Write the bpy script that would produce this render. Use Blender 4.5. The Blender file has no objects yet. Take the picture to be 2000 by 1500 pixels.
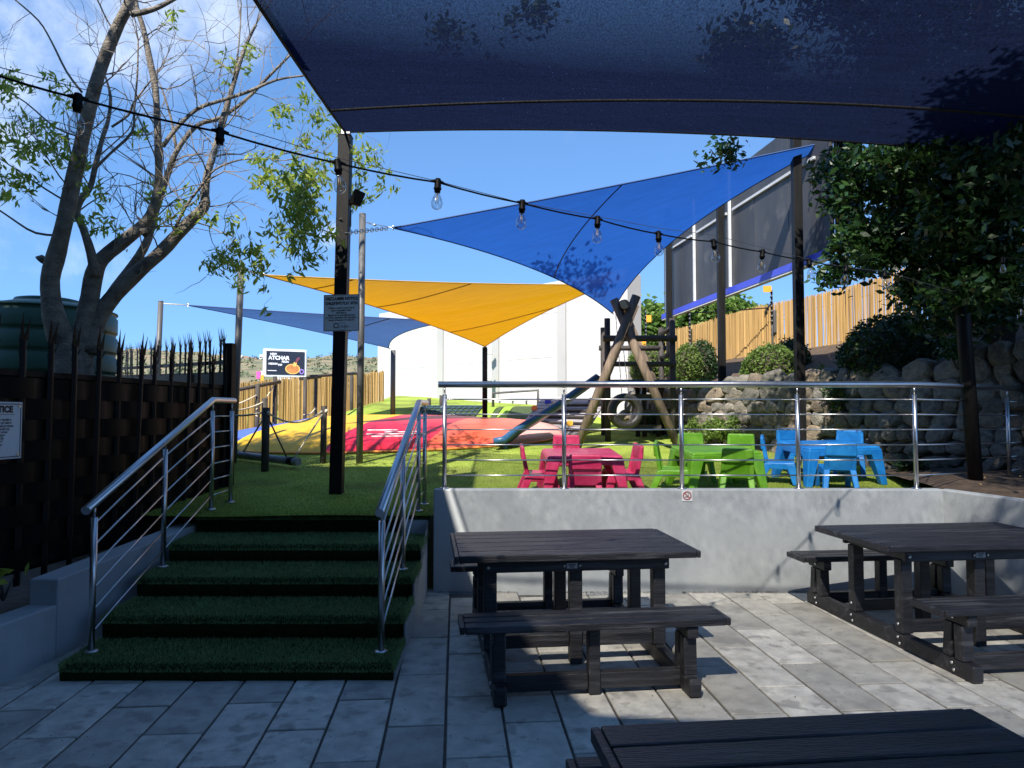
import bpy, math, random
import numpy as np
from mathutils import Vector, Matrix, Quaternion, noise

random.seed(7)
rng = np.random.default_rng(7)
R = math.radians
scene = bpy.context.scene
COL = scene.collection

# ------------------------------------------------------------------ camera
CAM_Z, FPX, PITCH = 1.65, 1387.0, R(2.4)
cam_d = bpy.data.cameras.new("camera")
cam_d.sensor_width = 36.0
cam_d.lens = 36.0 * FPX / 2000.0
cam_d.clip_start = 0.05
cam_d.clip_end = 6000
cam = bpy.data.objects.new("camera", cam_d)
cam.location = (0, 0, CAM_Z)
cam.rotation_euler = (R(90) + PITCH, 0, 0)
COL.objects.link(cam)
scene.camera = cam

# ------------------------------------------------------------------ light
SUN_AZ, SUN_EL = R(22), R(47)          # light travels this far right of +Y, and falls at this elevation
sun_dir = Vector((math.sin(SUN_AZ) * math.cos(SUN_EL), math.cos(SUN_AZ) * math.cos(SUN_EL), -math.sin(SUN_EL)))
sl = bpy.data.lights.new("sun", 'SUN')
sl.energy = 5.0
sl.angle = R(0.53)
sl.color = (1.0, 0.93, 0.82)
so = bpy.data.objects.new("sun", sl)
so.rotation_euler = sun_dir.to_track_quat('-Z', 'Y').to_euler()
so.location = (-6, -15, 20)
COL.objects.link(so)

scene.view_settings.view_transform = 'Standard'
scene.view_settings.look = 'None'
scene.view_settings.exposure = 0.98
scene.view_settings.gamma = 1.0
scene.view_settings.use_curve_mapping = False

def ray(x, y):
    a, b = (x - 1000) / FPX, (750 - y) / FPX
    return Vector((a, math.cos(PITCH) - b * math.sin(PITCH), math.sin(PITCH) + b * math.cos(PITCH)))
def at(x, y, Y):
    d = ray(x, y); return Vector((0, 0, CAM_Z)) + d * (Y / d.y)
def on(x, y, z):
    d = ray(x, y); return Vector((0, 0, CAM_Z)) + d * ((z - CAM_Z) / d.z)
TURF0, TURFY, SLOPE = 0.702, 6.65, 0.08
def smooth(a, b, t):
    t = min(1, max(0, (t - a) / (b - a))); return t * t * (3 - 2 * t)
def turf(Y, X=0):
    z = TURF0 + SLOPE * max(0, Y - TURFY) + 0.32 * smooth(15.1, 16.3, Y) * smooth(-5.0, -3.2, X)
    return z - .34 * smooth(3.6, 5.6, -X) * smooth(11.0, 15.0, Y)
def ont(x, y):
    d = ray(x, y); lo, hi = 4.0, 40.0
    for _ in range(60):
        m = (lo + hi) / 2
        if CAM_Z + d.z * m / d.y > turf(m): lo = m
        else: hi = m
    return at(x, y, lo)

# ------------------------------------------------------------------ sky
world = bpy.data.worlds.new("World"); scene.world = world; world.use_nodes = True
nt = world.node_tree; nt.nodes.clear()
def N(t, typ, **kw):
    n = t.nodes.new(typ)
    for k, v in kw.items(): setattr(n, k, v)
    return n
def L(t, a, b): t.links.new(a, b)
sky = N(nt, 'ShaderNodeTexSky', sky_type='NISHITA', sun_disc=False)
sky.sun_elevation = SUN_EL
sky.sun_rotation = math.pi + SUN_AZ
sky.altitude = 900; sky.air_density = 1.0; sky.dust_density = 0.0; sky.ozone_density = 4.5
tcs = N(nt, 'ShaderNodeTexCoord'); vad = N(nt, 'ShaderNodeVectorMath', operation='ADD'); vad.inputs[1].default_value = (0, 0, .24)
vno = N(nt, 'ShaderNodeVectorMath', operation='NORMALIZE'); L(nt, tcs.outputs['Generated'], vad.inputs[0]); L(nt, vad.outputs[0], vno.inputs[0]); L(nt, vno.outputs[0], sky.inputs['Vector'])
bg = N(nt, 'ShaderNodeBackground'); bg.inputs['Strength'].default_value = 0.165
wo = N(nt, 'ShaderNodeOutputWorld')
tc = N(nt, 'ShaderNodeTexCoord')
nz = N(nt, 'ShaderNodeTexNoise'); nz.inputs['Scale'].default_value = 5.5; nz.inputs['Detail'].default_value = 7; nz.inputs['Roughness'].default_value = 0.6
L(nt, tc.outputs['Generated'], nz.inputs['Vector'])
acc = None
for (cx, cy, rad, amp) in ((130, -20, 0.34, 0.22), (420, 30, 0.16, 0.12), (652, 462, 0.035, 0.27), (20, 150, 0.16, 0.14)):
    c = ray(cx, cy).normalized()
    ds = N(nt, 'ShaderNodeVectorMath', operation='DISTANCE'); ds.inputs[1].default_value = c
    L(nt, tc.outputs['Generated'], ds.inputs[0])
    mr = N(nt, 'ShaderNodeMapRange', interpolation_type='SMOOTHSTEP')
    mr.inputs['From Min'].default_value = 0; mr.inputs['From Max'].default_value = rad
    mr.inputs['To Min'].default_value = amp; mr.inputs['To Max'].default_value = 0
    L(nt, ds.outputs['Value'], mr.inputs['Value'])
    if acc is None: acc = mr.outputs['Result']
    else:
        ad = N(nt, 'ShaderNodeMath', operation='ADD'); L(nt, acc, ad.inputs[0]); L(nt, mr.outputs['Result'], ad.inputs[1]); acc = ad.outputs[0]
ad = N(nt, 'ShaderNodeMath', operation='ADD'); L(nt, acc, ad.inputs[0]); L(nt, nz.outputs['Fac'], ad.inputs[1])
mr = N(nt, 'ShaderNodeMapRange', interpolation_type='SMOOTHSTEP')
mr.inputs['From Min'].default_value = 0.58; mr.inputs['From Max'].default_value = 0.95
mr.inputs['To Max'].default_value = 0.55
L(nt, ad.outputs[0], mr.inputs['Value'])
mx = N(nt, 'ShaderNodeMix', data_type='RGBA')
mx.inputs['B'].default_value = (5.2, 5.4, 5.7, 1)
hs = N(nt, 'ShaderNodeHueSaturation'); hs.inputs['Saturation'].default_value = 1.08; hs.inputs['Hue'].default_value = 0.497
L(nt, sky.outputs[0], hs.inputs['Color'])
L(nt, mr.outputs['Result'], mx.inputs['Factor']); L(nt, hs.outputs[0], mx.inputs['A'])
L(nt, mx.outputs['Result'], bg.inputs['Color']); L(nt, bg.outputs[0], wo.inputs['Surface'])

# ------------------------------------------------------------------ materials
MATS = {}
def mat(name, c1, c2=None, scale=6.0, rough=0.6, bump=0.0, bscale=40.0, metal=0.0, spec=0.5, stretch=None, island=0.0, stain=None, detail=4, transl=0.0, emit=None, coat=0.0, stain_dir=False):
    if name in MATS: return MATS[name]
    m = bpy.data.materials.new(name); m.use_nodes = True
    t = m.node_tree; p = t.nodes['Principled BSDF']; out = t.nodes['Material Output']
    c2 = c2 or c1
    co = N(t, 'ShaderNodeTexCoord')
    oi = N(t, 'ShaderNodeObjectInfo'); sc_ = N(t, 'ShaderNodeVectorMath', operation='SCALE'); sc_.inputs[0].default_value = (37.0, 23.0, 11.0)
    L(t, oi.outputs['Random'], sc_.inputs['Scale'])
    of_ = N(t, 'ShaderNodeVectorMath', operation='ADD'); L(t, co.outputs['Object'], of_.inputs[0]); L(t, sc_.outputs[0], of_.inputs[1])
    vec = of_.outputs[0]; vec0 = vec
    if stretch:
        mp = N(t, 'ShaderNodeMapping'); mp.inputs['Scale'].default_value = stretch
        L(t, vec, mp.inputs['Vector']); vec = mp.outputs['Vector']
    nz = N(t, 'ShaderNodeTexNoise'); nz.inputs['Scale'].default_value = scale; nz.inputs['Detail'].default_value = detail
    nz.inputs['Roughness'].default_value = 0.62
    L(t, vec, nz.inputs['Vector'])
    rp = N(t, 'ShaderNodeMapRange'); rp.inputs['From Min'].default_value = 0.3; rp.inputs['From Max'].default_value = 0.7
    L(t, nz.outputs['Fac'], rp.inputs['Value'])
    fac = rp.outputs['Result']
    if island > 0:
        g = N(t, 'ShaderNodeNewGeometry')
        mxf = N(t, 'ShaderNodeMix', data_type='FLOAT'); mxf.inputs['Factor'].default_value = island
        L(t, fac, mxf.inputs['A']); L(t, g.outputs['Random Per Island'], mxf.inputs['B']); fac = mxf.outputs['Result']
    mx = N(t, 'ShaderNodeMix', data_type='RGBA')
    mx.inputs['A'].default_value = (*c1, 1); mx.inputs['B'].default_value = (*c2, 1)
    L(t, fac, mx.inputs['Factor'])
    colr = mx.outputs['Result']
    if stain:
        sc, thr, scol, amt = stain
        n2 = N(t, 'ShaderNodeTexNoise'); n2.inputs['Scale'].default_value = sc; n2.inputs['Detail'].default_value = 6
        L(t, vec if stain_dir else vec0, n2.inputs['Vector'])
        r2 = N(t, 'ShaderNodeMapRange', interpolation_type='SMOOTHSTEP'); r2.inputs['From Min'].default_value = thr; r2.inputs['From Max'].default_value = thr + 0.14
        r2.inputs['To Max'].default_value = amt
        L(t, n2.outputs['Fac'], r2.inputs['Value'])
        m2 = N(t, 'ShaderNodeMix', data_type='RGBA'); m2.inputs['B'].default_value = (*scol, 1)
        L(t, r2.outputs['Result'], m2.inputs['Factor']); L(t, colr, m2.inputs['A']); colr = m2.outputs['Result']
    L(t, colr, p.inputs['Base Color'])
    p.inputs['Metallic'].default_value = metal
    p.inputs['Specular IOR Level'].default_value = spec
    p.inputs['Coat Weight'].default_value = coat
    rr = N(t, 'ShaderNodeMapRange'); rr.inputs['To Min'].default_value = max(0.02, rough - 0.08); rr.inputs['To Max'].default_value = min(1, rough + 0.08)
    L(t, nz.outputs['Fac'], rr.inputs['Value']); L(t, rr.outputs['Result'], p.inputs['Roughness'])
    if emit: 
        p.inputs['Emission Color'].default_value = (*emit[0], 1); p.inputs['Emission Strength'].default_value = emit[1]
    if bump:
        nb = N(t, 'ShaderNodeTexNoise'); nb.inputs['Scale'].default_value = bscale; nb.inputs['Detail'].default_value = 3
        L(t, vec, nb.inputs['Vector'])
        b = N(t, 'ShaderNodeBump'); b.inputs['Strength'].default_value = bump; b.inputs['Distance'].default_value = 0.02
        L(t, nb.outputs['Fac'], b.inputs['Height']); L(t, b.outputs[0], p.inputs['Normal'])
    if transl:
        tr = N(t, 'ShaderNodeBsdfTranslucent'); L(t, colr, tr.inputs['Color'])
        ms = N(t, 'ShaderNodeMixShader'); ms.inputs[0].default_value = transl
        L(t, p.outputs[0], ms.inputs[1]); L(t, tr.outputs[0], ms.inputs[2]); L(t, ms.outputs[0], out.inputs['Surface'])
    MATS[name] = m
    return m

def shade_cloth(name, col, tcol, open0, c0, pin=False, base=0.0):
    """knitted shade cloth: open between the yarns, less so the flatter one looks across it"""
    m = bpy.data.materials.new(name); m.use_nodes = True
    t = m.node_tree; t.nodes.clear(); out = N(t, 'ShaderNodeOutputMaterial')
    co = N(t, 'ShaderNodeTexCoord'); g = N(t, 'ShaderNodeNewGeometry')
    nz = N(t, 'ShaderNodeTexNoise'); nz.inputs['Scale'].default_value = 3.0; nz.inputs['Detail'].default_value = 6
    mp = N(t, 'ShaderNodeMapping'); mp.inputs['Scale'].default_value = (0.7, 6.0, 1.0)
    L(t, co.outputs['Object'], mp.inputs['Vector']); L(t, mp.outputs['Vector'], nz.inputs['Vector'])
    mxc = N(t, 'ShaderNodeMix', data_type='RGBA'); mxc.inputs['A'].default_value = (*[c * 0.78 for c in col], 1); mxc.inputs['B'].default_value = (*[min(1, c * 1.2) for c in col], 1)
    L(t, nz.outputs['Fac'], mxc.inputs['Factor'])
    df = N(t, 'ShaderNodeBsdfDiffuse'); L(t, mxc.outputs['Result'], df.inputs['Color'])
    tl = N(t, 'ShaderNodeBsdfTranslucent')
    mxt = N(t, 'ShaderNodeMix', data_type='RGBA'); mxt.inputs['A'].default_value = (*[c * (.45 if pin else .8) for c in tcol], 1); mxt.inputs['B'].default_value = (*[min(1, c * (1.6 if pin else 1.2)) for c in tcol], 1)
    nw = N(t, 'ShaderNodeTexNoise'); nw.inputs['Scale'].default_value = 60; nw.inputs['Detail'].default_value = 3
    L(t, co.outputs['Object'], nw.inputs['Vector'])
    nwr = N(t, 'ShaderNodeMapRange'); nwr.inputs['From Min'].default_value = .35; nwr.inputs['From Max'].default_value = .65; L(t, nw.outputs['Fac'], nwr.inputs['Value'])
    nwm = N(t, 'ShaderNodeMix', data_type='FLOAT'); nwm.inputs['Factor'].default_value = .55 if pin else .25
    L(t, nz.outputs['Fac'], nwm.inputs['A']); L(t, nwr.outputs['Result'], nwm.inputs['B'])
    L(t, nwm.outputs['Result'], mxt.inputs['Factor']); L(t, mxt.outputs['Result'], tl.inputs['Color'])
    ads = N(t, 'ShaderNodeAddShader'); L(t, df.outputs[0], ads.inputs[0]); L(t, tl.outputs[0], ads.inputs[1])
    dot = N(t, 'ShaderNodeVectorMath', operation='DOT_PRODUCT'); L(t, g.outputs['Normal'], dot.inputs[0]); L(t, g.outputs['Incoming'], dot.inputs[1])
    ab = N(t, 'ShaderNodeMath', operation='ABSOLUTE'); L(t, dot.outputs['Value'], ab.inputs[0])
    mr = N(t, 'ShaderNodeMapRange'); mr.inputs['From Min'].default_value = c0; mr.inputs['From Max'].default_value = 1.0
    mr.inputs['To Min'].default_value = base; mr.inputs['To Max'].default_value = open0
    L(t, ab.outputs[0], mr.inputs['Value'])
    n2 = N(t, 'ShaderNodeTexNoise'); n2.inputs['Scale'].default_value = 48; n2.inputs['Detail'].default_value = 4
    mp2 = N(t, 'ShaderNodeMapping'); mp2.inputs['Scale'].default_value = (2.2, .8, 1.0); L(t, co.outputs['Object'], mp2.inputs['Vector'])
    L(t, mp2.outputs['Vector'], n2.inputs['Vector'])
    m3 = N(t, 'ShaderNodeMapRange'); m3.inputs['From Min'].default_value = .3; m3.inputs['From Max'].default_value = .7; m3.inputs['To Min'].default_value = 0.35; m3.inputs['To Max'].default_value = 1.65
    L(t, n2.outputs['Fac'], m3.inputs['Value'])
    mu = N(t, 'ShaderNodeMath', operation='MULTIPLY'); L(t, mr.outputs['Result'], mu.inputs[0]); L(t, m3.outputs['Result'], mu.inputs[1])
    fac = mu.outputs[0]
    if pin:
        vo = N(t, 'ShaderNodeTexVoronoi'); vo.inputs['Scale'].default_value = 26
        L(t, co.outputs['Object'], vo.inputs['Vector'])
        sepc = N(t, 'ShaderNodeSeparateColor'); L(t, vo.outputs['Color'], sepc.inputs['Color'])
        lt = N(t, 'ShaderNodeMath', operation='LESS_THAN'); lt.inputs[1].default_value = 0.07; L(t, vo.outputs['Distance'], lt.inputs[0])
        gt = N(t, 'ShaderNodeMath', operation='GREATER_THAN'); gt.inputs[1].default_value = 0.72; L(t, sepc.outputs['Red'], gt.inputs[0])
        mm = N(t, 'ShaderNodeMath', operation='MULTIPLY'); L(t, lt.outputs[0], mm.inputs[0]); L(t, gt.outputs[0], mm.inputs[1])
        mq = N(t, 'ShaderNodeMath', operation='MULTIPLY'); L(t, mm.outputs[0], mq.inputs[0]); L(t, sepc.outputs['Green'], mq.inputs[1])
        mxx = N(t, 'ShaderNodeMath', operation='MAXIMUM'); L(t, fac, mxx.inputs[0]); L(t, mq.outputs[0], mxx.inputs[1]); fac = mxx.outputs[0]
    tp = N(t, 'ShaderNodeBsdfTransparent')
    ms = N(t, 'ShaderNodeMixShader'); L(t, fac, ms.inputs[0]); L(t, ads.outputs[0], ms.inputs[1]); L(t, tp.outputs[0], ms.inputs[2])
    L(t, ms.outputs[0], out.inputs['Surface'])
    return m

def glass_mat():
    m = bpy.data.materials.new("bulb_glass"); m.use_nodes = True
    t = m.node_tree; t.nodes.clear(); out = N(t, 'ShaderNodeOutputMaterial')
    tp = N(t, 'ShaderNodeBsdfTransparent'); tp.inputs['Color'].default_value = (.93, .95, .96, 1)
    gl = N(t, 'ShaderNodeBsdfGlossy'); gl.inputs['Roughness'].default_value = 0.03
    lw = N(t, 'ShaderNodeLayerWeight'); lw.inputs['Blend'].default_value = 0.35
    mr = N(t, 'ShaderNodeMapRange'); mr.inputs['To Min'].default_value = .05; mr.inputs['To Max'].default_value = .75
    L(t, lw.outputs['Facing'], mr.inputs['Value'])
    ms = N(t, 'ShaderNodeMixShader'); L(t, mr.outputs['Result'], ms.inputs[0]); L(t, tp.outputs[0], ms.inputs[1]); L(t, gl.outputs[0], ms.inputs[2])
    L(t, ms.outputs[0], out.inputs['Surface'])
    return m

M = {}
M['paver'] = mat('paver_concrete', (.245, .24, .225), (.37, .36, .335), 5, .8, .25, 120, stain=(3.1, .55, (.15, .145, .135), .75), detail=7)
M['mortar'] = mat('mortar', (.05, .048, .044), (.11, .105, .095), 20, .95, .3, 80)
M['soil'] = mat('soil', (.045, .03, .02), (.11, .075, .05), 8, .95, .6, 30)
M['ground'] = mat('dry_ground', (.16, .13, .07), (.10, .13, .05), .02, .95)
M['render'] = mat('grey_painted_render', (.345, .37, .385), (.40, .425, .44), 2.2, .75, .12, 60, stain=(2.3, .50, (.29, .31, .325), .5), stretch=(1, 1, .45), detail=6)
M['render_in'] = M['render']
M['lumber'] = mat('recycled_plastic_lumber', (.010, .010, .0125), (.028, .028, .033), 9, .45, .35, 30, spec=.45, stretch=(.5, 6, 6), stain=(3.2, .53, (.085, .087, .098), .6), stain_dir=True)
M['steel'] = mat('brushed_stainless', (.55, .55, .56), (.60, .60, .61), 3, .32, metal=1.0)
M['bolt'] = mat('bolt_steel', (.7, .7, .7), (.8, .8, .8), 30, .35, metal=1.0)
M['turf'] = mat('artificial_turf', (.22, .31, .036), (.40, .50, .095), 2.2, .85, 1.0, 150, spec=.15, stain=(1.1, .48, (.17, .20, .045), .8), detail=8)
M['turf_blade'] = mat('turf_blades', (.15, .25, .03), (.46, .54, .12), 3, .7, spec=.2, island=.7, transl=.25)
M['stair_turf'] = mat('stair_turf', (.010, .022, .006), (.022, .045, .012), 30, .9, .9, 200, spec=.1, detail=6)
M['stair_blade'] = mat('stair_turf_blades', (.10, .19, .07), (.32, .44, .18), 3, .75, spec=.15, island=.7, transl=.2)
M['black_metal'] = mat('black_powder_coat', (.004, .004, .0045), (.007, .007, .008), 12, .5, .1, 60, spec=.15)
M['pole_dark'] = mat('dark_painted_pole', (.005, .005, .0055), (.011, .0105, .011), 4, .5, .1, 30, stretch=(4, 4, .6), spec=.2)
M['pole_grey'] = mat('grey_steel_pole', (.055, .055, .058), (.12, .118, .115), 3, .5, .1, 30, stretch=(4, 4, .5))
M['strip'] = mat('black_plastic_strip', (.002, .002, .0025), (.004, .004, .0045), 10, .5, spec=.1)
M['tank'] = mat('green_tank_plastic', (.018, .075, .05), (.03, .10, .065), 2, .5)
M['bark'] = mat('pale_grey_bark', (.085, .07, .055), (.24, .21, .17), 7, .85, .9, 34, stretch=(1, 1, 1.6), stain=(4, .56, (.035, .03, .026), .85), detail=8)
M['twig'] = mat('pale_twig', (.12, .095, .07), (.30, .25, .19), 8, .85)
M['leaf_bright'] = mat('young_leaf', (.12, .23, .02), (.42, .50, .09), 1, .5, spec=.3, island=.8, transl=.55)
M['leaf_dark'] = mat('dark_glossy_shade_leaf', (.010, .036, .009), (.04, .095, .02), 1, .38, spec=.5, island=.8, transl=.3)  # shrubs and creepers in shade take this too: shade in the colour
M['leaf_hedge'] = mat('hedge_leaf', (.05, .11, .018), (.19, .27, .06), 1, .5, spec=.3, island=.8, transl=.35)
M['leaf_tree'] = mat('tree_leaf_beyond', (.06, .13, .02), (.20, .30, .06), 1, .5, spec=.3, island=.8, transl=.35)
M['bark_dark'] = mat('dark_bark', (.03, .024, .018), (.075, .06, .045), 6, .9, .6, 20)
M['reed'] = mat('dry_reed', (.22, .13, .045), (.58, .38, .15), 2, .6, spec=.3, island=.75, stretch=(1, 1, .3))
M['stone'] = mat('wall_stone', (.13, .115, .095), (.33, .29, .235), 4, .9, .8, 14, stain=(6, .58, (.07, .065, .06), .7), detail=8)
M['white_wall'] = mat('white_building_paint', (.49, .49, .485), (.53, .53, .525), .5, .8, .05, 20, stain=(.35, .52, (.44, .44, .435), .6))
M['pilaster'] = mat('pilaster_paint', (.36, .36, .36), (.40, .40, .395), .8, .8, .05, 20)
M['log'] = mat('weathered_pole_wood', (.075, .055, .04), (.23, .17, .12), 3, .8, .5, 20, stretch=(6, 6, .7), stain=(1.6, .52, (.018, .016, .016), .85))
M['log_dark'] = mat('creosoted_log', (.018, .016, .016), (.055, .047, .042), 4, .7, .5, 20, stretch=(5, 5, .7))
M['log_grey'] = mat('grey_log', (.03, .026, .024), (.08, .07, .06), 4, .8, .5, 20, stretch=(5, 5, .7))
M['log_end'] = mat('log_end_grain', (.30, .22, .15), (.45, .35, .25), 18, .9)
M['rope'] = mat('cream_rope', (.55, .47, .33), (.75, .68, .52), 30, .9, .4, 120)
M['rope_dark'] = mat('dark_rope', (.10, .08, .06), (.2, .16, .12), 30, .9)
M['beam_grey'] = mat('grey_pipe', (.17, .17, .175), (.26, .26, .265), 5, .45)
M['rubber'] = mat('tyre_rubber', (.012, .012, .012), (.03, .03, .03), 12, .5, .3, 40)
M['chain'] = mat('galvanised_chain', (.45, .45, .46), (.6, .6, .6), 20, .4, metal=1.0)
M['slide'] = mat('blue_slide_plastic', (.018, .07, .16), (.028, .10, .21), 3, .4)
M['plank_dark'] = mat('dark_ramp_plank', (.20, .185, .20), (.34, .32, .345), 4, .8, .4, 20, stretch=(1, 6, 6))
M['pink'] = mat('pink_plastic', (.58, .022, .10), (.72, .075, .20), 5, .42, coat=.1, transl=.12)
M['lime'] = mat('green_plastic', (.11, .33, .010), (.20, .46, .04), 5, .42, coat=.1, transl=.12)
M['cyan'] = mat('blue_plastic', (.006, .18, .58), (.025, .30, .78), 5, .42, coat=.1, transl=.12)
M['pil_blue'] = mat('pillow_blue', (.06, .11, .46), (.08, .14, .52), 3, .45)
M['pil_yellow'] = mat('pillow_yellow', (.66, .38, .006), (.70, .42, .01), 3, .45)
M['pil_red'] = mat('pillow_red', (.52, .010, .035), (.58, .018, .055), 3, .45)
M['pil_orange'] = mat('pillow_coral', (.60, .08, .045), (.64, .12, .07), 2, .4)
M['pil_pink'] = mat('pillow_lit_pink', (.60, .30, .27), (.64, .36, .33), 2, .35)  # pale light on the coral end, put into its colour
M['sign_white'] = mat('sign_board', (.62, .64, .66), (.68, .69, .71), 6, .35)
M['ink'] = mat('black_ink', (.010, .010, .014), (.014, .014, .018), 5, .5)
M['ink_grey'] = mat('grey_ink', (.10, .11, .13), (.12, .13, .15), 5, .5)
M['red_ink'] = mat('red_ink', (.30, .012, .02), (.36, .02, .03), 5, .5)
M['billboard'] = mat('billboard_back_sheet', (.028, .030, .036), (.062, .064, .070), 1.3, .5, .1, 20, stretch=(1, 1, .35), stain=(2.2, .60, (.13, .12, .11), .5))
M['strut'] = mat('pale_steel_strut', (.42, .44, .46), (.52, .54, .56), 6, .5)
M['blue_edge'] = mat('billboard_blue_edge', (.05, .08, .55), (.07, .10, .65), 2, .45)
M['white_trim'] = mat('white_trim', (.72, .73, .73), (.8, .8, .8), 3, .5)
M['screen'] = mat('led_screen', (.018, .020, .032), (.022, .024, .036), 2, .3)
M['pizza'] = mat('pizza_print', (.42, .13, .035), (.62, .26, .07), 3, .6)
M['cheese'] = mat('cheese_print', (.7, .42, .08), (.75, .5, .14), 3, .6)
M['purple'] = mat('purple_print', (.30, .18, .60), (.34, .22, .64), 3, .6)
M['print_white'] = mat('white_print', (.75, .75, .78), (.8, .8, .82), 3, .6)
M['hand'] = mat('dark_hand_print', (.16, .035, .06), (.2, .05, .08), 3, .6)
M['orange'] = mat('orange_plate', (.80, .30, .02), (.85, .36, .03), 3, .5)
M['magenta'] = mat('magenta_plate', (.65, .06, .30), (.7, .1, .36), 3, .5)
M['hill'] = mat('hillside', (.27, .18, .11), (.15, .17, .08), .05, .95, stain=(.11, .50, (.07, .095, .05), .85), detail=10)
M['house'] = mat('house_wall', (.62, .60, .56), (.72, .70, .66), 1, .8)
M['house_roof'] = mat('house_roof', (.20, .11, .08), (.26, .16, .11), 1, .8)
M['net'] = mat('dark_net', (.02, .035, .03), (.03, .05, .045), 5, .8)
M['lime_stripe'] = mat('lime_turf_stripe', (.22, .38, .03), (.28, .45, .05), 20, .85, .6, 150)
M['dark_stripe'] = mat('dark_turf_stripe', (.035, .06, .02), (.05, .08, .025), 20, .85, .6, 150)
M['roof_under'] = mat('canopy_board', (.20, .20, .195), (.24, .24, .235), 2, .8)
M['plaster'] = mat('shade_building_wall', (.22, .215, .21), (.26, .255, .25), 1, .8)
M['glass'] = glass_mat()
M['filament'] = mat('filament', (.65, .42, .12), (.7, .5, .16), 9, .4)
M['panel_glass'] = mat('dark_glass', (.01, .012, .015), (.015, .017, .02), 5, .1)
M['navy_sail'] = shade_cloth('navy_shade_cloth', (.008, .010, .016), (.0036, .006, .018), .88, .395, pin=True)
M['yellow_sail'] = shade_cloth('yellow_shade_cloth', (.32, .18, .006), (.30, .155, .004), .06, .3)
M['blue_sail'] = shade_cloth('blue_shade_cloth', (.013, .06, .23), (.0125, .066, .265), .05, .3)
M['blue_sail_far'] = shade_cloth('far_blue_shade_cloth', (.026, .06, .15), (.03, .07, .17), .06, .3)

# ------------------------------------------------------------------ mesh building
class MB:
    def __init__(s): s.v = []; s.f = []; s.s = []
    def add(s, vs, fs, sm=False):
        o = len(s.v); s.v += [tuple(v) for v in vs]; s.f += [tuple(i + o for i in f) for f in fs]; s.s += [sm] * len(fs); return s
    def box(s, x0, x1, y0, y1, z0, z1):
        return s.hexa([(x0, y0, z0), (x1, y0, z0), (x1, y1, z0), (x0, y1, z0), (x0, y0, z1), (x1, y0, z1), (x1, y1, z1), (x0, y1, z1)])
    def hexa(s, p):
        return s.add(p, [(0, 3, 2, 1), (4, 5, 6, 7), (0, 1, 5, 4), (1, 2, 6, 5), (2, 3, 7, 6), (3, 0, 4, 7)])
    def bar(s, a, b, w, h, up=(0, 0, 1)):
        a, b = Vector(a), Vector(b); d = (b - a).normalized(); u = Vector(up)
        x = d.cross(u)
        if x.length < 1e-5: x = d.cross(Vector((0, 1, 0)))
        x.normalize(); u = x.cross(d).normalized(); x *= w / 2; u *= h / 2
        return s.hexa([a - x - u, a + x - u, b + x - u, b - x - u, a - x + u, a + x + u, b + x + u, b - x + u])
    def tube(s, pts, rad, n=8, cap=True, sm=True):
        pts = [Vector(p) for p in pts]
        if not hasattr(rad, '__len__'): rad = [rad] * len(pts)
        d0 = (pts[1] - pts[0]).normalized()
        x = d0.orthogonal().normalized(); o = len(s.v); prev = d0
        for i, p in enumerate(pts):
            if i == 0: d = d0
            elif i == len(pts) - 1: d = (pts[i] - pts[i - 1]).normalized()
            else: d = ((pts[i + 1] - pts[i]).normalized() + (pts[i] - pts[i - 1]).normalized()).normalized()
            q = prev.rotation_difference(d); x = (q @ x); x = (x - d * x.dot(d)).normalized(); prev = d
            y = d.cross(x)
            for k in range(n):
                a = 2 * math.pi * k / n
                s.v.append(tuple(p + (x * math.cos(a) + y * math.sin(a)) * rad[i]))
        for i in range(len(pts) - 1):
            for k in range(n):
                k2 = (k + 1) % n
                s.f.append((o + i * n + k, o + i * n + k2, o + (i + 1) * n + k2, o + (i + 1) * n + k)); s.s.append(sm)
        if cap:
            s.f.append(tuple(o + k for k in reversed(range(n)))); s.s.append(False)
            e = o + (len(pts) - 1) * n
            s.f.append(tuple(e + k for k in range(n))); s.s.append(False)
        return s
    def lathe(s, prof, n=16, c=(0, 0, 0), sm=True):
        o = len(s.v)
        for r, z in prof:
            for k in range(n):
                a = 2 * math.pi * k / n
                s.v.append((c[0] + r * math.cos(a), c[1] + r * math.sin(a), c[2] + z))
        for i in range(len(prof) - 1):
            for k in range(n):
                k2 = (k + 1) % n
                s.f.append((o + i * n + k, o + i * n + k2, o + (i + 1) * n + k2, o + (i + 1) * n + k)); s.s.append(sm)
        return s
    def prism(s, poly, z0, z1):
        n = len(poly)
        vs = [(x, y, z0) for x, y in poly] + [(x, y, z1) for x, y in poly]
        return s.add(vs, [tuple(reversed(range(n))), tuple(range(n, 2 * n))] + [(k, (k + 1) % n, n + (k + 1) % n, n + k) for k in range(n)])
    def mesh(s, name):
        me = bpy.data.meshes.new(name); me.from_pydata(s.v, [], s.f); me.polygons.foreach_set('use_smooth', s.s); me.update(); return me
    def build(s, name, m, parent=None, bevel=0, seg=2, kind=None):
        return link(name, s.mesh(name), m, parent, bevel, seg, kind)

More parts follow.
